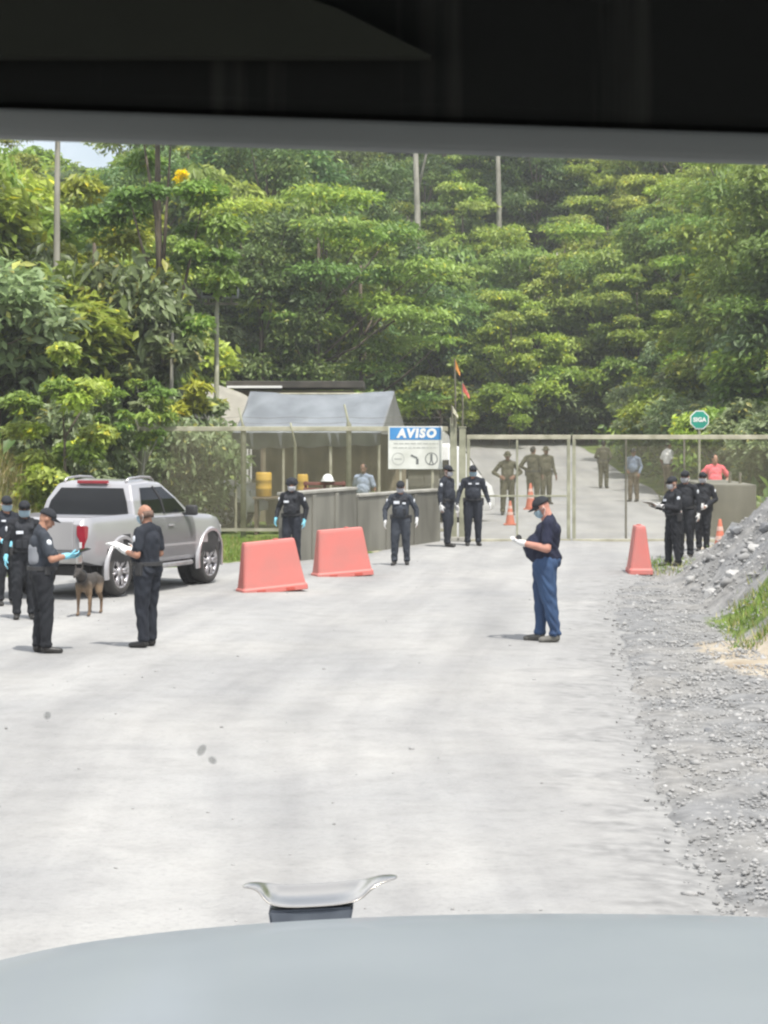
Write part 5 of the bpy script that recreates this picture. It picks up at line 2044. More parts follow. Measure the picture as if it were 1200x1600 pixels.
# ------------------------------------------------------------------ dog
def dog():
    p = gp(140, 962)
    t = thing('dog', 'tan shepherd dog with dark saddle sniffing under the pickup bumper', 'dog', (p.x, p.y, gz(p.x, p.y)), R(-10))
    t.scale = (0.97, 0.97, 0.97)
    # local: nose toward -y, withers 0.60 m
    bm = bmesh.new()
    cap2(bm, (0, -0.24, 0.455), (0, -0.02, 0.46), 0.125, 0.115, (0.78, 1, 1.08))     # chest
    cap2(bm, (0, -0.02, 0.47), (0, 0.27, 0.50), 0.105, 0.085, (0.78, 1, 0.95))       # loin to croup
    ell(bm, (0, -0.30, 0.49), (0.085, 0.10, 0.13))
    cap2(bm, (0, -0.31, 0.53), (0, -0.47, 0.60), 0.078, 0.06)                        # neck
    ell(bm, (0, -0.52, 0.625), (0.058, 0.078, 0.06))
    cap2(bm, (0, -0.57, 0.605), (0, -0.69, 0.575), 0.037, 0.022)                     # muzzle
    for s in (-1, 1):
        pts = [Vector((s * 0.042, -0.485, 0.665)) + v * 0.018 for v in SPH] + [Vector((s * 0.055, -0.478, 0.755)) + v * 0.006 for v in SPH]
        hull(bm, pts)
        # forelegs
        cap2(bm, (s * 0.075, -0.27, 0.44), (s * 0.082, -0.25, 0.30), 0.05, 0.034)
        cap2(bm, (s * 0.082, -0.25, 0.30), (s * 0.080, -0.265, 0.16), 0.031, 0.022)
        cap2(bm, (s * 0.080, -0.265, 0.16), (s * 0.080, -0.275, 0.045), 0.021, 0.020)
        cap2(bm, (s * 0.080, -0.275, 0.03), (s * 0.080, -0.315, 0.024), 0.026, 0.022)
        # hind legs: knee forward at the belly, hock back
        cap2(bm, (s * 0.065, 0.22, 0.47), (s * 0.085, 0.16, 0.31), 0.078, 0.048)
        cap2(bm, (s * 0.085, 0.16, 0.31), (s * 0.08, 0.30, 0.19), 0.042, 0.025)
        cap2(bm, (s * 0.08, 0.30, 0.19), (s * 0.08, 0.285, 0.04), 0.023, 0.020)
        cap2(bm, (s * 0.08, 0.285, 0.028), (s * 0.08, 0.24, 0.022), 0.025, 0.021)
    cap2(bm, (0, 0.31, 0.53), (0.01, 0.40, 0.42), 0.033, 0.03)
    cap2(bm, (0.01, 0.40, 0.42), (0.02, 0.47, 0.30), 0.032, 0.018)
    me = fuse('body', bm, 0.010, 3, floor=0.0)
    m, n, l, pb = nodes_of('dog_coat')
    tc = n.new('ShaderNodeTexCoord')
    sx = n.new('ShaderNodeSeparateXYZ')
    l.new(tc.outputs['Object'], sx.inputs[0])
    no = n.new('ShaderNodeTexNoise')
    no.inputs['Scale'].default_value = 7
    l.new(tc.outputs['Object'], no.inputs['Vector'])
    ad = n.new('ShaderNodeMath')
    ad.operation = 'MULTIPLY_ADD'
    ad.inputs[1].default_value = 0.14
    l.new(no.outputs['Fac'], ad.inputs[0])
    l.new(sx.outputs['Z'], ad.inputs[2])
    rp = n.new('ShaderNodeValToRGB')
    e = rp.color_ramp.elements
    e[0].position, e[0].color = 0.0, (0.10, 0.07, 0.045, 1)
    e[1].position, e[1].color = 0.22, (0.15, 0.095, 0.055, 1)
    for ps, c_ in ((0.44, (0.17, 0.12, 0.075, 1)), (0.53, (0.05, 0.04, 0.032, 1)), (0.64, (0.035, 0.03, 0.026, 1))):
        x = e.new(ps)
        x.color = c_
    l.new(ad.outputs[0], rp.inputs['Fac'])
    l.new(rp.outputs['Color'], pb.inputs['Base Color'])
    pb.inputs['Roughness'].default_value = 0.9
    obj('body', me, m, t)
    bm = bmesh.new()
    add_loft(bm, [[Vector((0.078 * f_ * math.cos(2 * math.pi * q / 16), -0.375 + dy + 0.02 * math.sin(2 * math.pi * q / 16), 0.555 + 0.088 * f_ * math.sin(2 * math.pi * q / 16))) for q in range(16)] for f_, dy in ((0.9, -.015), (1.04, -.015), (1.04, .015), (0.9, .015))], cap=False)
    obj('collar', bm, M['plastic_black'], t)


dog()


# ------------------------------------------------------------------ the truck one looks out of
M['hood'] = mat('pale_blue_truck_paint', (0.180, 0.199, 0.210), (0.160, 0.179, 0.190), 2.6, 0.5, coat=0.15)
M['seal'] = mat('grey_window_seal', (0.33, 0.345, 0.34), (0.27, 0.285, 0.28), 6, 0.7)
M['liner'] = mat('dark_cab_lining', (0.016, 0.017, 0.016), (0.075, 0.075, 0.066), 3.0, 0.9, stretch=(14, 1, 0.5), lo=0.30, hi=0.46)  # paler streaks paint smears and grey reflections into the lining colour


def own_truck():
    t = thing('cargo_truck', 'pale blue truck whose hood and windscreen top the viewer looks past', 'truck', (0, 2.6, 0))
    oy = 2.6
    dE = 2.62

    def zpx(py, d):
        return CH - (py - HY) * d / F - 0.0
    edge = [(-500, 1690), (-250, 1580), (0, 1493), (150, 1468), (300, 1450.5), (430, 1440), (550, 1433.5), (700, 1428.5), (850, 1427), (1000, 1428), (1160, 1431), (1250, 1434), (1450, 1448), (1700, 1490), (1900, 1560)]
    # hood: crowned skin running from the front edge back to the scuttle, then rolled down at the front
    bm = bmesh.new()
    rows = []
    xs = np.linspace(-500, 1900, 97)
    for f in np.linspace(0, 1, 15):                        # back from the front edge
        row = []
        for px in xs:
            ey = float(np.mean([np.interp(px + w_, [a for a, b in edge], [b for a, b in edge]) for w_ in range(-150, 151, 25)]))
            k = 1.0 + 0.04 * f
            x = (px - 600) * dE / F * k
            y = dE - 1.42 * f
            z = zpx(ey, dE) + 0.035 * f + 0.018 * math.sin(f * 1.6)
            row.append(Vector((x, y - oy, z)))
        rows.append(row)
    nose = []
    for dy, dz in ((0.05, -0.012), (0.085, -0.04), (0.10, -0.09), (0.105, -0.2), (0.10, -0.45)):
        nose.append([Vector((p.x * (1 - 0.01), p.y + dy, p.z + dz)) for p in rows[0]])
    grid = nose[::-1] + rows
    vs = [[bm.verts.new(p) for p in r_] for r_ in grid]
    for i in range(len(vs) - 1):
        for j in range(len(xs) - 1):
            bm.faces.new((vs[i][j], vs[i][j + 1], vs[i + 1][j + 1], vs[i + 1][j]))
    bmesh.ops.recalc_face_normals(bm, faces=bm.faces[:])
    hood = obj('hood', bm, M['hood'], t, True)
    sd = hood.modifiers.new('skin', 'SOLIDIFY')
    sd.thickness = 0.006
    sd.offset = -1
    # flanks, grille and bumper
    for sx in (-1, 1):
        bm = bmesh.new()
        xo = (-500 - 600) * dE / F if sx < 0 else (1900 - 600) * dE / F
        zt = rows[0][0].z if sx < 0 else rows[0][-1].z
        add_box(bm, (xo - sx * 0.03, -0.68, zt / 2 + 0.27), (0.05, 1.38, zt - 0.62), bevel=0.015)
        obj('fender', bm, M['hood'], t)
        bm = bmesh.new()
        add_tube(bm, [(xo - sx * 0.06, -0.55, 0.5), (xo + sx * 0.20, -0.55, 0.5)], 0.5, 32)
        w = obj('wheel', bm, M['tyre'], t)
        bm = bmesh.new()
        add_tube(bm, [(xo + sx * 0.19, -0.55, 0.5), (xo + sx * 0.215, -0.55, 0.5)], [0.30, 0.25], 24)
        obj('rim', bm, M['alloy'], w)
    bm = bmesh.new()
    add_box(bm, (0.04, 0.03, 1.25), (1.3, 0.08, 0.75), bevel=0.03)
    gr = obj('grille', bm, M['chrome_dull'], t)
    bm = bmesh.new()
    for k in range(8):
        add_box(bm, (0.04, 0.08, 0.95 + 0.085 * k), (1.2, 0.03, 0.035), bevel=0.006)
    obj('grille_bar', bm, M['plastic_black'], gr)
    bm = bmesh.new()
    add_box(bm, (0.04, 0.16, 0.66), (2.1, 0.22, 0.32), bevel=0.05)
    obj('front_bumper', bm, M['chrome_dull'], t)
    # cab: roof, header with its dark lining and the grey seal along the top of the glass, pillars, scuttle
    dS = 0.60
    zl, zr_ = CH + (HY - 0) * dS / F, CH + (HY - 0) * dS / F
    s = dS / F
    tilt = math.atan2(40, 1200)
    bm = bmesh.new()
    cz = CH + (HY - 213.5) * s
    add_box(bm, (0, dS - oy, cz), (2.0, 0.012, 43 * s), Matrix.Rotation(tilt, 3, 'Y'), 0.0016)
    obj('window_seal', bm, M['seal'], t, True)
    bm = bmesh.new()
    cz2 = CH + (HY - 186) * s + 0.10
    add_box(bm, (0, dS - oy + 0.012, cz2), (2.0, 0.03, 0.20), Matrix.Rotation(tilt, 3, 'Y'), 0.004)
    # sun visor folded against the lining: a shallow slanting shape
    hdr = obj('header_lining', bm, M['liner'], t)
    bm = bmesh.new()
    add_prism(bm, [(-0.12, 0.0), (0.012, 0.0), (-0.012, 0.012), (-0.035, 0.02), (-0.12, 0.05)], (0.0, dS - oy - 0.006, CH + (HY - 100) * s), (1, 0, 0), (0, 0, 1), 0.008)
    obj('sun_visor', bm, mat('visor_vinyl', (0.052, 0.055, 0.042), (0.038, 0.04, 0.032), 8, 0.9), hdr)
    bm = bmesh.new()
    add_box(bm, (0, -oy - 0.35, CH + 0.32), (2.1, 2.1, 0.05), bevel=0.02)
    obj('roof', bm, M['hood'], t)
    for sx in (-1, 1):
        bm = bmesh.new()
        add_tube(bm, [(sx * 1.0, dS - oy, CH + 0.3), (sx * 1.02, 1.22 - oy, CH - 0.55)], 0.05, 10)
        obj('pillar', bm, M['hood'], t)
        bm = bmesh.new()
        add_box(bm, (sx * 1.04, -oy + 0.0, 1.45), (0.06, 2.3, 1.15), bevel=0.02)
        obj('door', bm, M['hood'], t)
    bm = bmesh.new()
    add_box(bm, (0, -oy - 1.4, 1.9), (2.1, 0.06, 2.0), bevel=0.02)
    obj('rear_wall', bm, M['hood'], t)
    bm = bmesh.new()
    add_box(bm, (0, 1.14 - oy, 1.75), (2.1, 0.12, 0.52), bevel=0.03)
    obj('scuttle', bm, M['plastic_black'], t)
    # windscreen: clean clear sheet, with flecks of dirt stuck on it
    clear = bpy.data.materials.new('clear_glass')
    clear.use_nodes = True
    nt = clear.node_tree
    nt.nodes.clear()
    o_ = nt.nodes.new('ShaderNodeOutputMaterial')
    tb = nt.nodes.new('ShaderNodeBsdfTransparent')
    tb.inputs['Color'].default_value = (1, 1, 1, 1)
    nt.links.new(tb.outputs[0], o_.inputs['Surface'])
    A, B_ = Vector((0, dS - oy + 0.03, CH + 0.08)), Vector((0, 1.24 - oy, CH - 0.57))
    bm = bmesh.new()
    vs = [bm.verts.new((-0.98, A.y, A.z)), bm.verts.new((0.98, A.y, A.z)), bm.verts.new((0.99, B_.y, B_.z)), bm.verts.new((-0.99, B_.y, B_.z))]
    bm.faces.new(vs)
    bmesh.ops.solidify(bm, geom=bm.faces[:], thickness=0.005)
    ws = obj('windscreen', bm, clear, t)
    smear = mat('dirt_fleck', (0.42, 0.43, 0.41), (0.55, 0.56, 0.54), 60, 0.9)
    sn = smear.node_tree
    tb2 = sn.nodes.new('ShaderNodeBsdfTransparent')
    mx2 = sn.nodes.new('ShaderNodeMixShader')
    mx2.inputs['Fac'].default_value = 0.3
    sn.links.new(tb2.outputs[0], mx2.inputs[1])
    sn.links.new(sn.nodes['Principled BSDF'].outputs[0], mx2.inputs[2])
    sn.links.new(mx2.outputs[0], sn.nodes['Material Output'].inputs['Surface'])
    nrm = (B_ - A).cross(Vector((1, 0, 0))).normalized()
    for (px, py, wpx, hpx, rot) in ((316, 1158, 15, 24, 30), (333, 1174, 17, 13, 40), (76, 1104, 13, 15, 20), (128, 76, 20, 30, 20), (255, 150, 10, 14, 60), (978, 182, 9, 12, 10)):
        ray = Vector(((px - 600) / F, 1, -(py - HY) / F))
        # hit the sloping sheet
        den = ray.dot(nrm)
        o0 = Vector((0, -oy, CH))
        k = (A - o0).dot(nrm) / den
        pos = o0 + ray * k - nrm * 0.004 * (1 if den > 0 else -1)
        bm = bmesh.new()
        ell(bm, pos, (wpx * k / F * 0.42, 0.0008, hpx * k / F * 0.42), Matrix.Rotation(R(rot), 3, 'Y'))
        obj('dirt_fleck', bm, smear, ws, True)
    # ornament: chrome dish with two swept wings over a dark foot
    dO = 2.74
    so = dO / F

    def P(px, py):
        return Vector(((px - 600) * so, dO - oy, CH - (py - HY) * so))
    orn = thing('hood_ornament', '', '', (0, 0, 0))
    del orn['label'], orn['category']
    orn.parent = t
    prof = [(378, 1385), (396, 1383), (408, 1388), (417, 1400), (430, 1406), (455, 1408), (500, 1406), (535, 1403), (554, 1399), (566, 1395), (580, 1381), (598, 1373), (622, 1370)]
    thick = [2, 4.5, 5.5, 5.5, 5, 4.5, 4.5, 4.5, 5, 6, 6, 4.5, 2]
    half = [0.010, 0.016, 0.026, 0.034, 0.038, 0.04, 0.04, 0.04, 0.038, 0.034, 0.028, 0.020, 0.012]
    bm = bmesh.new()
    rings = []
    for i, ((px, py), th, hf) in enumerate(zip(prof, thick, half)):
        a = P(*prof[max(i - 1, 0)])
        b = P(*prof[min(i + 1, len(prof) - 1)])
        d = (b - a).normalized()
        nn = Vector((-d.z, 0, d.x))
        if nn.z < 0:
            nn = -nn
        c_ = P(px, py)
        ring = []
        for q in range(14):
            an = 2 * math.pi * q / 14
            yy = math.cos(an) * hf
            lift = 0.012 * (max(0, yy) / 0.04) ** 1.5 * (1 if 2 < i < 10 else 0.2)    # the far lip rises
            ring.append(c_ + Vector((0, yy, lift)) + nn * (math.sin(an) * th * so * 0.9))
        rings.append(ring)
    add_loft(bm, rings)
    dish = obj('wings', bm, M['chrome'], orn, True)
    ss = dish.modifiers.new('sub', 'SUBSURF')
    ss.levels = ss.render_levels = 2
    bm = bmesh.new()
    lo = [P(427, 1452), P(546, 1446)]
    hi = [P(421, 1414), P(553, 1408)]
    fr = []
    for yy in (-0.035, 0.035):
        fr.append([p + Vector((0, yy, 0)) for p in (lo[0], lo[1], hi[1], hi[0])])
    add_loft(bm, fr)
    bmesh.ops.bevel(bm, geom=bm.edges[:], offset=0.003, segments=2, affect='EDGES')
    obj('foot', bm, M['dark_metal'], orn)


own_truck()
# ------------------------------------------------------------------ vegetation
VEIL_HAZE = 0.0006
nr = np.random.RandomState(11)


def leaves_np(centers, axis, normal, L, Wd):
    """folded diamond leaves: base, left, tip, right around each centre"""
    n = len(centers)
    axis = axis / np.linalg.norm(axis, axis=1, keepdims=True)
    normal = normal - axis * (normal * axis).sum(1, keepdims=True)
    normal /= np.linalg.norm(normal, axis=1, keepdims=True) + 1e-9
    side = np.cross(axis, normal)
    L = L[:, None]
    W_ = Wd[:, None]
    base = centers - axis * L * 0.5
    tip = centers + axis * L * 0.5 - normal * L * 0.10
    lf = centers + side * W_ * 0.5 + normal * W_ * 0.18
    rt = centers - side * W_ * 0.5 + normal * W_ * 0.18
    v = np.stack([base, lf, tip, rt], 1).reshape(-1, 3)
    i = np.arange(n) * 4
    f = np.concatenate([np.stack([i, i + 1, i + 2], 1), np.stack([i, i + 2, i + 3], 1)])
    return v, f


def crown(clumps, n, leaf, base_cols, seed, up=0.75, droop=0.25, spread=1.0, ratio=0.42):
    """clumps: (x,y,z,rx,rz). Leaves fill domed pads; every pad has its own tone of green."""
    rs = np.random.RandomState(seed)
    cl = np.array(clumps, float)
    wgt = cl[:, 3] ** 2
    pick = rs.choice(len(cl), n, p=wgt / wgt.sum())
    d = rs.normal(0, 1, (n, 3))
    d /= np.linalg.norm(d, axis=1, keepdims=True)
    flip = (d[:, 2] < 0) & (rs.rand(n) < 0.72)
    d[flip, 2] *= -1
    rad = rs.rand(n) ** 0.42
    rx, rz = cl[pick, 3], cl[pick, 4]
    c = cl[pick, :3] + d * np.stack([rx, rx, rz], 1) * (rad * (0.8 + 0.35 * rs.rand(n)))[:, None]
    ax = d * np.array([1, 1, 0.25]) + rs.normal(0, 0.45, (n, 3)) + np.array([0, 0, -droop])
    nm = np.array([0, 0, up]) + d * 0.45 + rs.normal(0, 0.38 * spread, (n, 3))
    L = leaf * (0.65 + 0.7 * rs.rand(n))
    v, f = leaves_np(c, ax, nm, L, L * ratio * (0.8 + 0.4 * rs.rand(n)))
    pal = np.array(base_cols)
    ctone = pal[rs.randint(0, len(pal), len(cl))] * (0.85 + 0.3 * rs.rand(len(cl)))[:, None]
    col = ctone[pick] * (0.75 + 0.5 * rs.rand(n))[:, None]
    yel = rs.rand(n) < 0.05
    col[yel] = col[yel] * np.array([1.7, 1.35, 0.9])
    return mesh_np('crown', v, f, np.repeat(col, 4, 0))


def blob_clumps(rs, R_, H, z0, n, r0, r1, flat=0.6, layered=False):
    out = []
    for k in range(n):
        a = rs.rand() * 2 * math.pi
        zz = rs.rand()
        rr_ = R_ * math.sin(math.pi * (0.12 + 0.80 * zz)) ** 0.7 * (0.35 + 0.65 * math.sqrt(rs.rand()))
        if layered:
            zz = round(zz * 5) / 5 + rs.normal(0, 0.02)
        r = r0 + (r1 - r0) * rs.rand()
        out.append((rr_ * math.cos(a), rr_ * math.sin(a), z0 + zz * H, r, r * flat))
    return out


def trunk_mesh(clumps, h, r, rs, limbs=9, lean=0.0, n=8):
    bm = bmesh.new()
    pts = []
    for k in range(7):
        f = k / 6
        pts.append((lean * f * h * 0.3 + 0.06 * h * 0.1 * math.sin(f * 5), 0.03 * h * 0.1 * math.cos(f * 4), -0.5 + (h + 0.5) * f))
    add_tube(bm, pts, [r * (1.25 if k == 0 else 1 - 0.6 * k / 6) for k in range(7)], n)
    order = rs.permutation(len(clumps))[:limbs]
    for q in order:
        c = clumps[q]
        f = min(0.95, max(0.25, (c[2] - 0.25 * h * rs.rand()) / h * 0.75))
        i = min(5, int(f * 6))
        p0 = Vector(pts[i]).lerp(Vector(pts[i + 1]), f * 6 - i)
        p2 = Vector(c[:3])
        p1 = p0.lerp(p2, 0.5) + Vector((0, 0, -0.05 * h * rs.rand() + 0.1))
        add_tube(bm, [p0, p1, p2], [r * 0.42, r * 0.28, r * 0.1], 5)
    return bm


def make_tree(label, cat, spec, group):
    rs = np.random.RandomState(spec['seed'])
    t = thing(spec['name'], label, cat, (0, -300, -50), 0, group)
    cl = spec['clumps'](rs)
    obj('crown', crown(cl, spec['n'], spec['leaf'], spec['cols'], spec['seed'] + 1, spec.get('up', .75), spec.get('droop', .25), spec.get('spread', 1), spec.get('ratio', .42)), M['leaf'], t)
    obj('trunk', trunk_mesh(cl, spec['h'], spec['r'], rs, spec.get('limbs', 9), spec.get('lean', 0)), M[spec.get('bark', 'bark')], t, True)
    return t


G_MID = [(0.17, 0.235, 0.06), (0.145, 0.205, 0.055), (0.195, 0.25, 0.068), (0.13, 0.19, 0.055)]
G_DARK = [(0.105, 0.165, 0.058), (0.12, 0.18, 0.06), (0.09, 0.15, 0.055)]
G_LIGHT = [(0.25, 0.315, 0.072), (0.22, 0.29, 0.066), (0.27, 0.325, 0.09)]
G_YEL = [(0.28, 0.315, 0.068), (0.245, 0.30, 0.062), (0.215, 0.28, 0.062)]
G_GREY = [(0.16, 0.205, 0.10), (0.18, 0.22, 0.12), (0.14, 0.185, 0.085)]
HILL = 'forest trees behind the fence and gate'
UNIT = [
    ('broad forest tree with mid green domed clumps in the wooded background', dict(name='broadleaf_tree', seed=21, n=15000, leaf=0.25, cols=G_MID, h=6.6, r=0.14, clumps=lambda rs: blob_clumps(rs, 3.3, 6.2, 1.2, 42, 0.7, 1.35, 0.6))),
    ('dark green close-leaved forest tree in the wooded background', dict(name='broadleaf_tree', seed=22, n=15000, leaf=0.23, cols=G_DARK, h=7.6, r=0.15, clumps=lambda rs: blob_clumps(rs, 3.0, 7.4, 1.2, 46, 0.7, 1.2, 0.75))),
    ('pale yellow-green forest tree with loose airy clumps in the wooded background', dict(name='broadleaf_tree', seed=23, n=12000, leaf=0.26, cols=G_LIGHT, h=6.4, r=0.11, clumps=lambda rs: blob_clumps(rs, 3.0, 5.6, 1.6, 34, 0.6, 1.15, 0.5))),
    ('forest tree with flat tiers of leaves in the wooded background', dict(name='tiered_tree', seed=24, n=14000, leaf=0.24, cols=G_MID + G_LIGHT[:1], h=6.8, r=0.13, clumps=lambda rs: blob_clumps(rs, 3.5, 6.4, 1.4, 42, 0.8, 1.4, 0.32, True), up=1.1)),
    ('large-leaved drooping forest tree in the wooded background', dict(name='large_leaved_tree', seed=25, n=7500, leaf=0.44, cols=G_MID + G_DARK[:1], h=6.4, r=0.12, clumps=lambda rs: blob_clumps(rs, 2.8, 6.0, 1.2, 34, 0.8, 1.25, 0.7), droop=0.7, ratio=0.38)),
    ('greyish green leafy shrub growing among the forest trees', dict(name='leafy_shrub', seed=26, n=5200, leaf=0.22, cols=G_GREY, h=1.5, r=0.06, clumps=lambda rs: blob_clumps(rs, 1.5, 1.7, 0.5, 16, 0.45, 0.85, 0.75), limbs=10)),
    ('bright green leafy shrub growing among the forest trees', dict(name='leafy_shrub', seed=27, n=5600, leaf=0.24, cols=G_LIGHT + G_MID[:1], h=1.6, r=0.06, clumps=lambda rs: blob_clumps(rs, 1.5, 1.9, 0.6, 16, 0.45, 0.85, 0.7), limbs=10)),
]
protos = [make_tree(lb, 'tree' if k < 5 else 'shrub', sp, HILL if k < 5 else 'shrubs among the forest trees') for k, (lb, sp) in enumerate(UNIT)]
used = [False] * len(protos)


def plant(k, x, y, s, sz=None, label=None, group=None, z=None):
    loc = (x, y, (hz(x, y) if z is None else z) - 0.1)
    rot = rng.uniform(0, 6.28)
    sc = (s, s, sz or s)
    if not used[k] and label is None:
        used[k] = True
        o = protos[k]
        o.location, o.rotation_euler, o.scale = loc, (0, 0, rot), sc
        return o
    return dup(protos[k], loc, rot, sc, label, group)


def edge_x(y):
    """where trees start on the right of the road"""
    return float(np.interp(y, [50, 60, 85, 105, 120, 135, 150], [10.4, 10.6, 10.9, 10.7, 9.9, 7.0, 2.0]))


n_tree = 0
# first the row along the road, then the slope in bands
for y in np.arange(67, 134, 3.1):
    x = edge_x(y) + 0.7 + rng.uniform(-0.3, 0.8)
    plant(5 if rng.random() < 0.45 else 6, x, y, rng.uniform(0.75, 1.25))
    if rng.random() < 0.7:
        plant(6 if rng.random() < 0.5 else 5, x + rng.uniform(1.5, 2.8), y + rng.uniform(-1, 1), rng.uniform(0.9, 1.5))
sp = 4.3
for y in np.arange(64, 205, sp):
    sp_x = 4.3 if y < 140 else 5.2
    for x in np.arange(-44, 48, sp_x):
        xx, yy = x + rng.uniform(-1.6, 1.6), y + rng.uniform(-1.6, 1.6)
        if abs(xx) > yy / 6 + 5.5:
            continue
        if yy < 112 and float(road_l(yy)) - 3.0 < xx < edge_x(yy) + 2.6:
            continue
        if xx < 2.5 and yy < 86 and xx > -8.5:
            continue
        if xx < 1 and yy < 79:
            continue
        # the front of each stand shows, what stands deep inside it is hidden
        el_top = (hz(xx, yy) + 10 - CH) / yy
        if (hz(xx, yy) - CH) / yy > 0.135:
            continue
        s = rng.uniform(0.85, 1.3)
        if xx / yy < -0.09 and yy > 80:
            s *= 0.72
        k = rng.choices([0, 1, 2, 3, 4], [3, 2.2, 3.2, 2.4, 1.4] if xx / yy < -0.05 else [3, 0.7, 4.2, 3.4, 1.2])[0]
        szz = s * rng.uniform(0.9, 1.2)
        tpx = 600 + xx * F / yy
        if 0 < tpx < 240:                      # the sky shows over this low part of the wood
            room = (CH + (HY - 266 + 16 * math.sin(tpx * .09)) * yy / F - hz(xx, yy)) / 8.6
            if room < 0.42:
                continue
            szz = min(szz, room)
            s = min(s, max(.7, room * 1.1))
        plant(k, xx, yy, s, szz)
        if rng.random() < 0.4 or yy < 82:
            bx, by = xx + rng.uniform(-2, 2), yy - rng.uniform(1.6, 2.6)
            if bx > edge_x(by) + 1.5 or bx < float(road_l(by)) - 6 or by > 118:
                plant(6 if rng.random() < .65 else 5, bx, by, rng.uniform(1.2, 2.0))
        n_tree += 1

def tall_tree(label, px, d, top_py, r, bark, crown_z, R_, cols, seed, lean=0.0, leaf=0.3, n=7000, name='tall_tree', limbs=5, cat='tree', th=1.0):
    x = (px - 600) * d / F
    g = hz(x, d)
    H = CH - (top_py - HY) * d / F - g
    rs = np.random.RandomState(seed)
    cl = [(a, b, crown_z + zz * (H - crown_z), q, w) for a, b, zz, q, w in blob_clumps(rs, R_, 1.0, 0.0, 26, R_ * 0.22, R_ * 0.4, 0.6)]
    t = thing(name, label, cat, (x, d, g), 0, 'standout trees')
    obj('crown', crown(cl, n, leaf, cols, seed + 1), M['leaf'], t)
    obj('trunk', trunk_mesh(cl, H * th, r, rs, limbs, lean), M[bark], t, True)
    return t


# trees that stand out
o = plant(3, -0.9, 92, 1.25, 1.05, 'broad tree of flat sunlit tiers over the dark hollow behind the tent', 'standout trees')
tall_tree('bright green bush with long leaves left of the silver pickup', 102, 47.5, 535, 0.06, 'bark', 0.5, 1.1, G_LIGHT + G_MID[:2], 51, 0, 0.19, 11000, 'leafy_bush', 8, 'bush', 0.55)
o = plant(5, (118 - 600) * 51 / F, 51.2, 0.85, 1.2, 'grey-green bush beside the bright long-leaved bush', 'standout trees')


tall_tree('slender pale-trunked tree rising high at the far left', 74, 56, 60, 0.12, 'bark_pale', 10.4, 1.7, G_LIGHT, 41, 0.12, 0.22, 4500, limbs=0)
tall_tree('leafy tree with a dark trunk behind the end of the fence', 250, 57, 190, 0.15, 'bark', 3.2, 1.7, G_MID, 43, 0.0, 0.22, 12000)
tall_tree('yellow-green tree with drooping leaves left of the dark-trunked tree', 150, 61, 270, 0.12, 'bark', 1.6, 2.2, G_YEL, 44, 0.0, 0.24, 15000, th=0.8)
tall_tree('leaning pale sapling with sparse leaves at the fence end', 205, 51.4, 590, 0.05, 'bark_pale', 2.0, 0.9, G_MID, 45, 0.5, 0.2, 1600, th=0.85)
tall_tree('straight grey-white trunk standing clear of the slope, crown out of sight', 650, 128, 30, 0.24, 'bark_pale', 19.0, 3.0, G_LIGHT, 46, 0.0, 0.3, 4000)
tall_tree('second straight grey trunk on the slope, thinner and shaded', 777, 134, 20, 0.20, 'bark_pale', 21.0, 3.0, G_MID, 47, 0.0, 0.3, 4000)
tall_tree('bushy tree with big leaves over the cream canopy', 262, 55.5, 520, 0.09, 'bark_pale', 1.9, 1.15, G_GREY + G_YEL[:1], 48, 0.1, 0.34, 3000)
tall_tree('thin forked tree with tufts of pale leaves half way up the right slope', 872, 116, 395, 0.07, 'bark_pale', 5.0, 1.5, G_LIGHT, 49, 0.0, 0.26, 1800)
plant(6, (592 - 600) * 53 / F, 52.75, 0.24, 0.40, 'small green bush behind the low wall beside the notice board', 'standout trees')
for q in range(16):
    plant(5 if q % 3 else 6, 2.9 + 0.5 * q + rng.uniform(-.4, .4), 112 + rng.uniform(-3, 4), rng.uniform(1.0, 1.6))
for q in range(9):
    plant(6 if q % 3 else 5, -4.5 + 0.8 * q, 117 + rng.uniform(-1, 3), rng.uniform(1.1, 1.6))
for x, y, s in ((-4.95, 54.6, 0.8), (-4.6, 55.0, 0.9)):
    plant(5, x, y, s, s * 1.35)
# the shrubs of the cut bank left of the climbing track
for y in (86, 92, 99, 107):
    plant(5, float(road_l(y)) - 4.4, y, 0.8)

# undergrowth that nobody could count on the slopes
N = 60000
ux, uy = nr.uniform(-30, 36, N), nr.uniform(50, 175, N)
ok = (np.abs(ux) < uy / 6 + 4) & ~((ux > road_l(uy) - 0.5) & (ux < np.interp(uy, [50, 60, 85, 105, 120, 135, 150], [10.0, 10.2, 10.5, 10.2, 9.2, 6.2, 1.5])) & (uy < 152)) & ~((ux > -7.5) & (ux < 2) & (uy < 84))
ok &= ~((ux > road_l(uy) - 4.0) & (ux < road_l(uy)) & (uy > 80) & (uy < 128) & (nr.rand(N) < 0.85))
ux, uy = ux[ok], uy[ok]
n_ = len(ux)
uz = height(ux, uy) + nr.rand(n_) ** 2 * 1.1
v, f = leaves_np(np.stack([ux, uy, uz], 1), nr.normal(0, 1, (n_, 3)) + [0, 0, 0.4], nr.normal(0, 0.5, (n_, 3)) + [0, -0.2, 0.8], 0.30 + 0.35 * nr.rand(n_), 0.13 + 0.16 * nr.rand(n_))
pal = np.array(G_MID + G_DARK + G_LIGHT[:1] + G_GREY)
col = pal[nr.randint(0, len(pal), n_)] * (0.7 + 0.6 * nr.rand(n_))[:, None]
kind(obj('undergrowth', mesh_np('undergrowth', v, f, np.repeat(col, 4, 0)), M['leaf']), 'stuff')


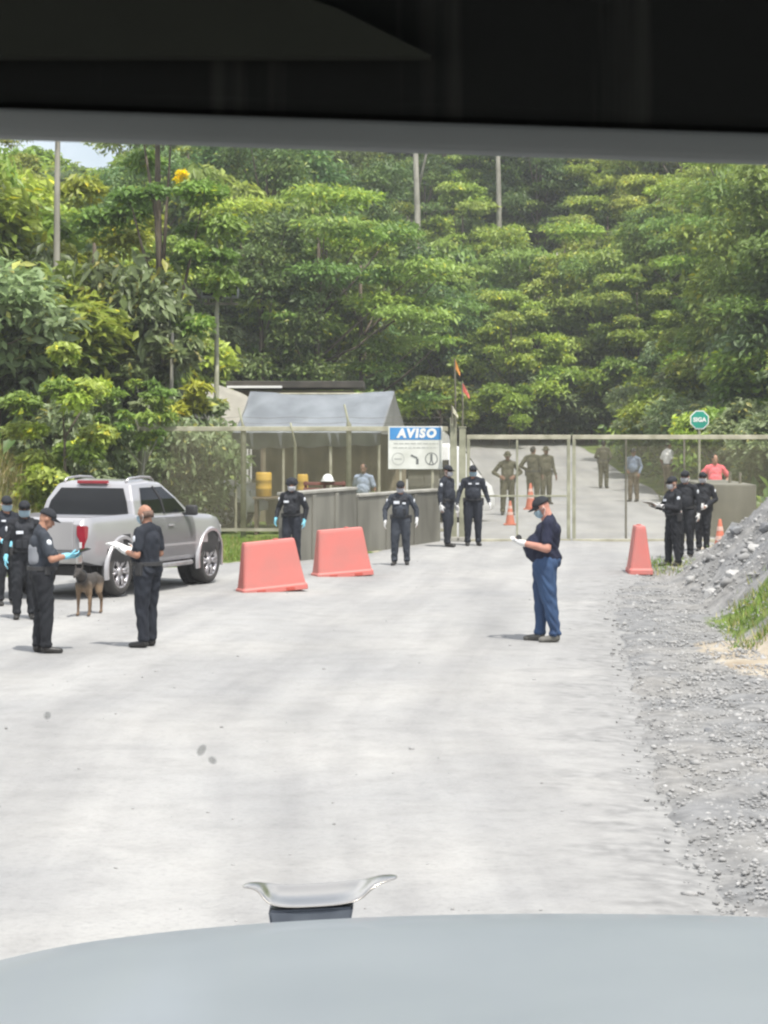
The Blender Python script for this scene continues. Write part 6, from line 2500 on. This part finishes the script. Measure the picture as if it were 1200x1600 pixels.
# grass: blades on the verges and the bank
def blades(name, pts, hgt, cols, seed):
    rs = np.random.RandomState(seed)
    n = len(pts)
    a = rs.rand(n) * 6.28
    w = 0.006 + 0.008 * rs.rand(n)
    h = hgt * (0.5 + rs.rand(n))
    lean = rs.normal(0, 0.35, (n, 2)) * h[:, None]
    p = np.stack([pts[:, 0], pts[:, 1], height(pts[:, 0], pts[:, 1]) - 0.02], 1)
    sx = np.stack([np.cos(a) * w, np.sin(a) * w, 0 * a], 1)
    tip = p + np.stack([lean[:, 0], lean[:, 1], h], 1)
    v = np.stack([p - sx, p + sx, tip], 1).reshape(-1, 3)
    f = np.arange(n * 3).reshape(-1, 3)
    c = np.array(cols)[rs.randint(0, len(cols), n)] * (0.7 + 0.6 * rs.rand(n))[:, None]
    kind(obj(name, mesh_np(name, v, f, np.repeat(c, 3, 0)), M['grass']), 'stuff')


GG = [(0.12, 0.18, 0.035), (0.16, 0.20, 0.05), (0.09, 0.14, 0.03), (0.22, 0.20, 0.08)]
n = 26000
px_, py_ = nr.uniform(-7.5, -1.0, n), nr.uniform(39.5, 52, n)
k_ = px_ < road_l(py_) - 0.1
lawn = np.stack([px_[k_], py_[k_]], 1)
n = 9000
px_, py_ = nr.uniform(3.9, 7.5, n), nr.uniform(26.4, 32.2, n)
k_ = nr.rand(n) < sm((px_ - 3.95 - 0.10 * (py_ - 27)) / 0.45) * sm((32.2 - py_) / 2.0)
tuft = np.stack([px_[k_], py_[k_]], 1)
n = 14000
px_, py_ = nr.uniform(-11, -6.1, n), nr.uniform(43, 60, n)
bank_l = np.stack([px_, py_], 1)
n = 9000
px_, py_ = nr.uniform(9.3, 12.5, n), nr.uniform(51, 78, n)
rside = np.stack([px_, py_], 1)
n = 900
px_, py_ = nr.uniform(4.6, 6.4, n), nr.uniform(39, 44, n)
foot = np.stack([px_, py_], 1)
blades('grass', np.concatenate([lawn, tuft, foot]), 0.11, GG, 5)
blades('tall_grass', np.concatenate([bank_l, rside]), 0.45, [(0.22, 0.19, 0.075), (0.28, 0.22, 0.10), (0.13, 0.16, 0.04), (0.17, 0.17, 0.05)], 6)


# ------------------------------------------------------------------ stones
def stones(name, pts, size, m, seed, onroad=False):
    rs = np.random.RandomState(seed)
    t = bmesh.new()
    bmesh.ops.create_icosphere(t, subdivisions=1, radius=1)
    sv = np.array([v.co[:] for v in t.verts])
    sf = np.array([[v.index for v in f.verts] for f in t.faces])
    t.free()
    n = len(pts)
    s = size * np.exp(rs.normal(0, 0.45, n))
    sc = s[:, None] * np.stack([0.8 + 0.6 * rs.rand(n), 0.6 + 0.5 * rs.rand(n), 0.4 + 0.4 * rs.rand(n)], 1)
    a = rs.rand(n) * 6.28
    ca, sa = np.cos(a), np.sin(a)
    wob = 1 + rs.normal(0, 0.16, (n, len(sv), 1))
    v = sv[None] * wob * sc[:, None, :]
    vx = v[..., 0] * ca[:, None] - v[..., 1] * sa[:, None]
    vy = v[..., 0] * sa[:, None] + v[..., 1] * ca[:, None]
    z = np.array([gz(*p) for p in pts])
    V = np.stack([vx + pts[:, :1], vy + pts[:, 1:2], v[..., 2] + (z + s * 0.15)[:, None]], -1).reshape(-1, 3)
    Fc = (sf[None] + (np.arange(n) * len(sv))[:, None, None]).reshape(-1, 3)
    tone = 0.72 + 0.5 * rs.rand(n)
    kind(obj(name, mesh_np(name, V, Fc, np.repeat(np.stack([tone] * 3, 1), len(sv), 0)), m), 'stuff')


def stone_mat():
    m, n, l, p = nodes_of('loose_stone')
    at = n.new('ShaderNodeAttribute')
    at.attribute_name = 'tint'
    mx = n.new('ShaderNodeMixRGB')
    mx.blend_type = 'MULTIPLY'
    mx.inputs['Fac'].default_value = 1
    no = n.new('ShaderNodeTexNoise')
    no.inputs['Scale'].default_value = 3
    rp = n.new('ShaderNodeValToRGB')
    rp.color_ramp.elements[0].position = 0.35
    rp.color_ramp.elements[1].position = 0.65
    rp.color_ramp.elements[0].color = (0.205, 0.204, 0.20, 1)
    rp.color_ramp.elements[1].color = (0.335, 0.332, 0.325, 1)
    tc = n.new('ShaderNodeTexCoord')
    l.new(tc.outputs['Object'], no.inputs['Vector'])
    l.new(no.outputs['Fac'], rp.inputs['Fac'])
    l.new(rp.outputs['Color'], mx.inputs['Color1'])
    l.new(at.outputs['Color'], mx.inputs['Color2'])
    l.new(mx.outputs[0], p.inputs['Base Color'])
    p.inputs['Roughness'].default_value = 0.9
    return m


M['stone'] = stone_mat()
n = 36000
sy = 10.5 + 34 * nr.rand(n) ** 1.15
sx_ = road_r(sy) - 0.30 + nr.rand(n) ** 0.9 * (1.2 + 0.095 * sy)
dens = nr.rand(n) < sm((sx_ - road_r(sy) + 0.4) / 1.0)
keep = dens & (sx_ < sy / 6 + 0.7)
stones('gravel', np.stack([sx_[keep], sy[keep]], 1), 0.0115, M['stone'], 3)
n = 1700
sy = 31 + 16 * nr.rand(n)
sx_ = np.interp(sy, [28, 39, 46], [4.4, 5.0, 6.0]) + nr.rand(n) * 3.4
stones('rubble', np.stack([sx_, sy], 1), 0.032, M['stone'], 4)
n = 420
sy = 10.5 + 38 * nr.rand(n) ** 1.4
sx_ = -6 + 10 * nr.rand(n)
keep = (sx_ < road_r(sy) - 0.3) & (np.abs(sx_) < sy / 6 + 0.5)
stones('pebbles', np.stack([sx_[keep], sy[keep]], 1), 0.008, M['stone'], 9)


def boulder(label, px, py, d, r, m, seed):
    r *= 0.78
    x = (px - 600) * d / F
    z = gz(x, d)
    bm = bmesh.new()
    bmesh.ops.create_icosphere(bm, subdivisions=3, radius=1)
    rs = random.Random(seed)
    planes = [Vector((rs.gauss(0, 1), rs.gauss(0, 1), rs.gauss(0, 1))).normalized() for _ in range(11)]
    for v in bm.verts:
        k = min([1.0] + [0.72 / max(0.05, v.co.normalized().dot(p)) for p in planes if v.co.normalized().dot(p) > 0.72])
        v.co = Vector((v.co.x * r * 1.1, v.co.y * r, v.co.z * r * 0.75)) * k
    o = obj('boulder', bm, M[m])
    o.location = (x, d, z + r * 0.25)
    o.rotation_euler = (0, 0, rs.uniform(0, 6))
    tag(o, label, 'rock', 'rocks on the bank')


boulder('pale lone rock at the foot of the rocky bank', 1079, 917, 36.4, 0.13, 'rock_pale', 1)
boulder('whitish rock heap low on the bank, left of its pale neighbour', 1112, 955, 33.2, 0.17, 'rock_pale', 2)
boulder('whitish rock beside the grass tuft on the bank', 1146, 957, 33.0, 0.18, 'rock_pale', 3)
boulder('pale rock higher up the bank above the grass tuft', 1180, 931, 34.4, 0.17, 'rock_pale', 4)
boulder('dark slab of rock half way up the grey bank', 1151, 868, 37.6, 0.17, 'rock', 5)
boulder('small white rock near the crest of the grey bank', 1186, 832, 39.4, 0.10, 'rock_pale', 6)
boulder('dark angular rock at the picture edge of the grey bank', 1196, 906, 35.8, 0.15, 'rock', 7)
boulder('dark stone lying in the grey gravel beside the road', 1107, 1147, 19.4, 0.055, 'rock', 8)
# more leafy growth at the left, between the fence end and the wood
for q in range(26):
    x, y = rng.uniform(-13.5, -6.6), rng.uniform(53.5, 70)
    if abs(x) < y / 6 + 2:
        plant(6 if q % 3 else 5, x, y, rng.uniform(1.0, 1.8), rng.uniform(1.2, 2.4))
# a spray of yellow blossom in the dark-trunked tree
for o in scene.objects:
    if o.get('label', '').startswith('leafy tree with a dark trunk'):
        zz = CH + (HY - 281) * 57 / F - o.location.z
        b = obj('blossom', crown([(0.66, -1.2, zz, 0.16, 0.13), (0.55, -1.2, zz - 0.12, 0.12, 0.1)], 260, 0.11, [(0.55, 0.45, 0.02), (0.5, 0.46, 0.05)], 77, up=0.3), M['leaf'], o)

# ------------------------------------------------------------------ added thin haze, stands in for the windscreen veil and lifts dark tones
hz_m = bpy.data.materials.new('veil_haze')
hz_m.use_nodes = True
hn = hz_m.node_tree
hn.nodes.clear()
ho = hn.nodes.new('ShaderNodeOutputMaterial')
hv = hn.nodes.new('ShaderNodeVolumePrincipled')
hv.inputs['Color'].default_value = (0.93, 0.95, 0.96, 1)
hv.inputs['Density'].default_value = VEIL_HAZE
hn.links.new(hv.outputs[0], ho.inputs['Volume'])
bm = bmesh.new()
add_box(bm, (0, 120, 34), (330, 420, 74))
kind(obj('veil_haze', bm, hz_m), 'stuff')
print('trees', n_tree, 'objects', len(scene.objects))
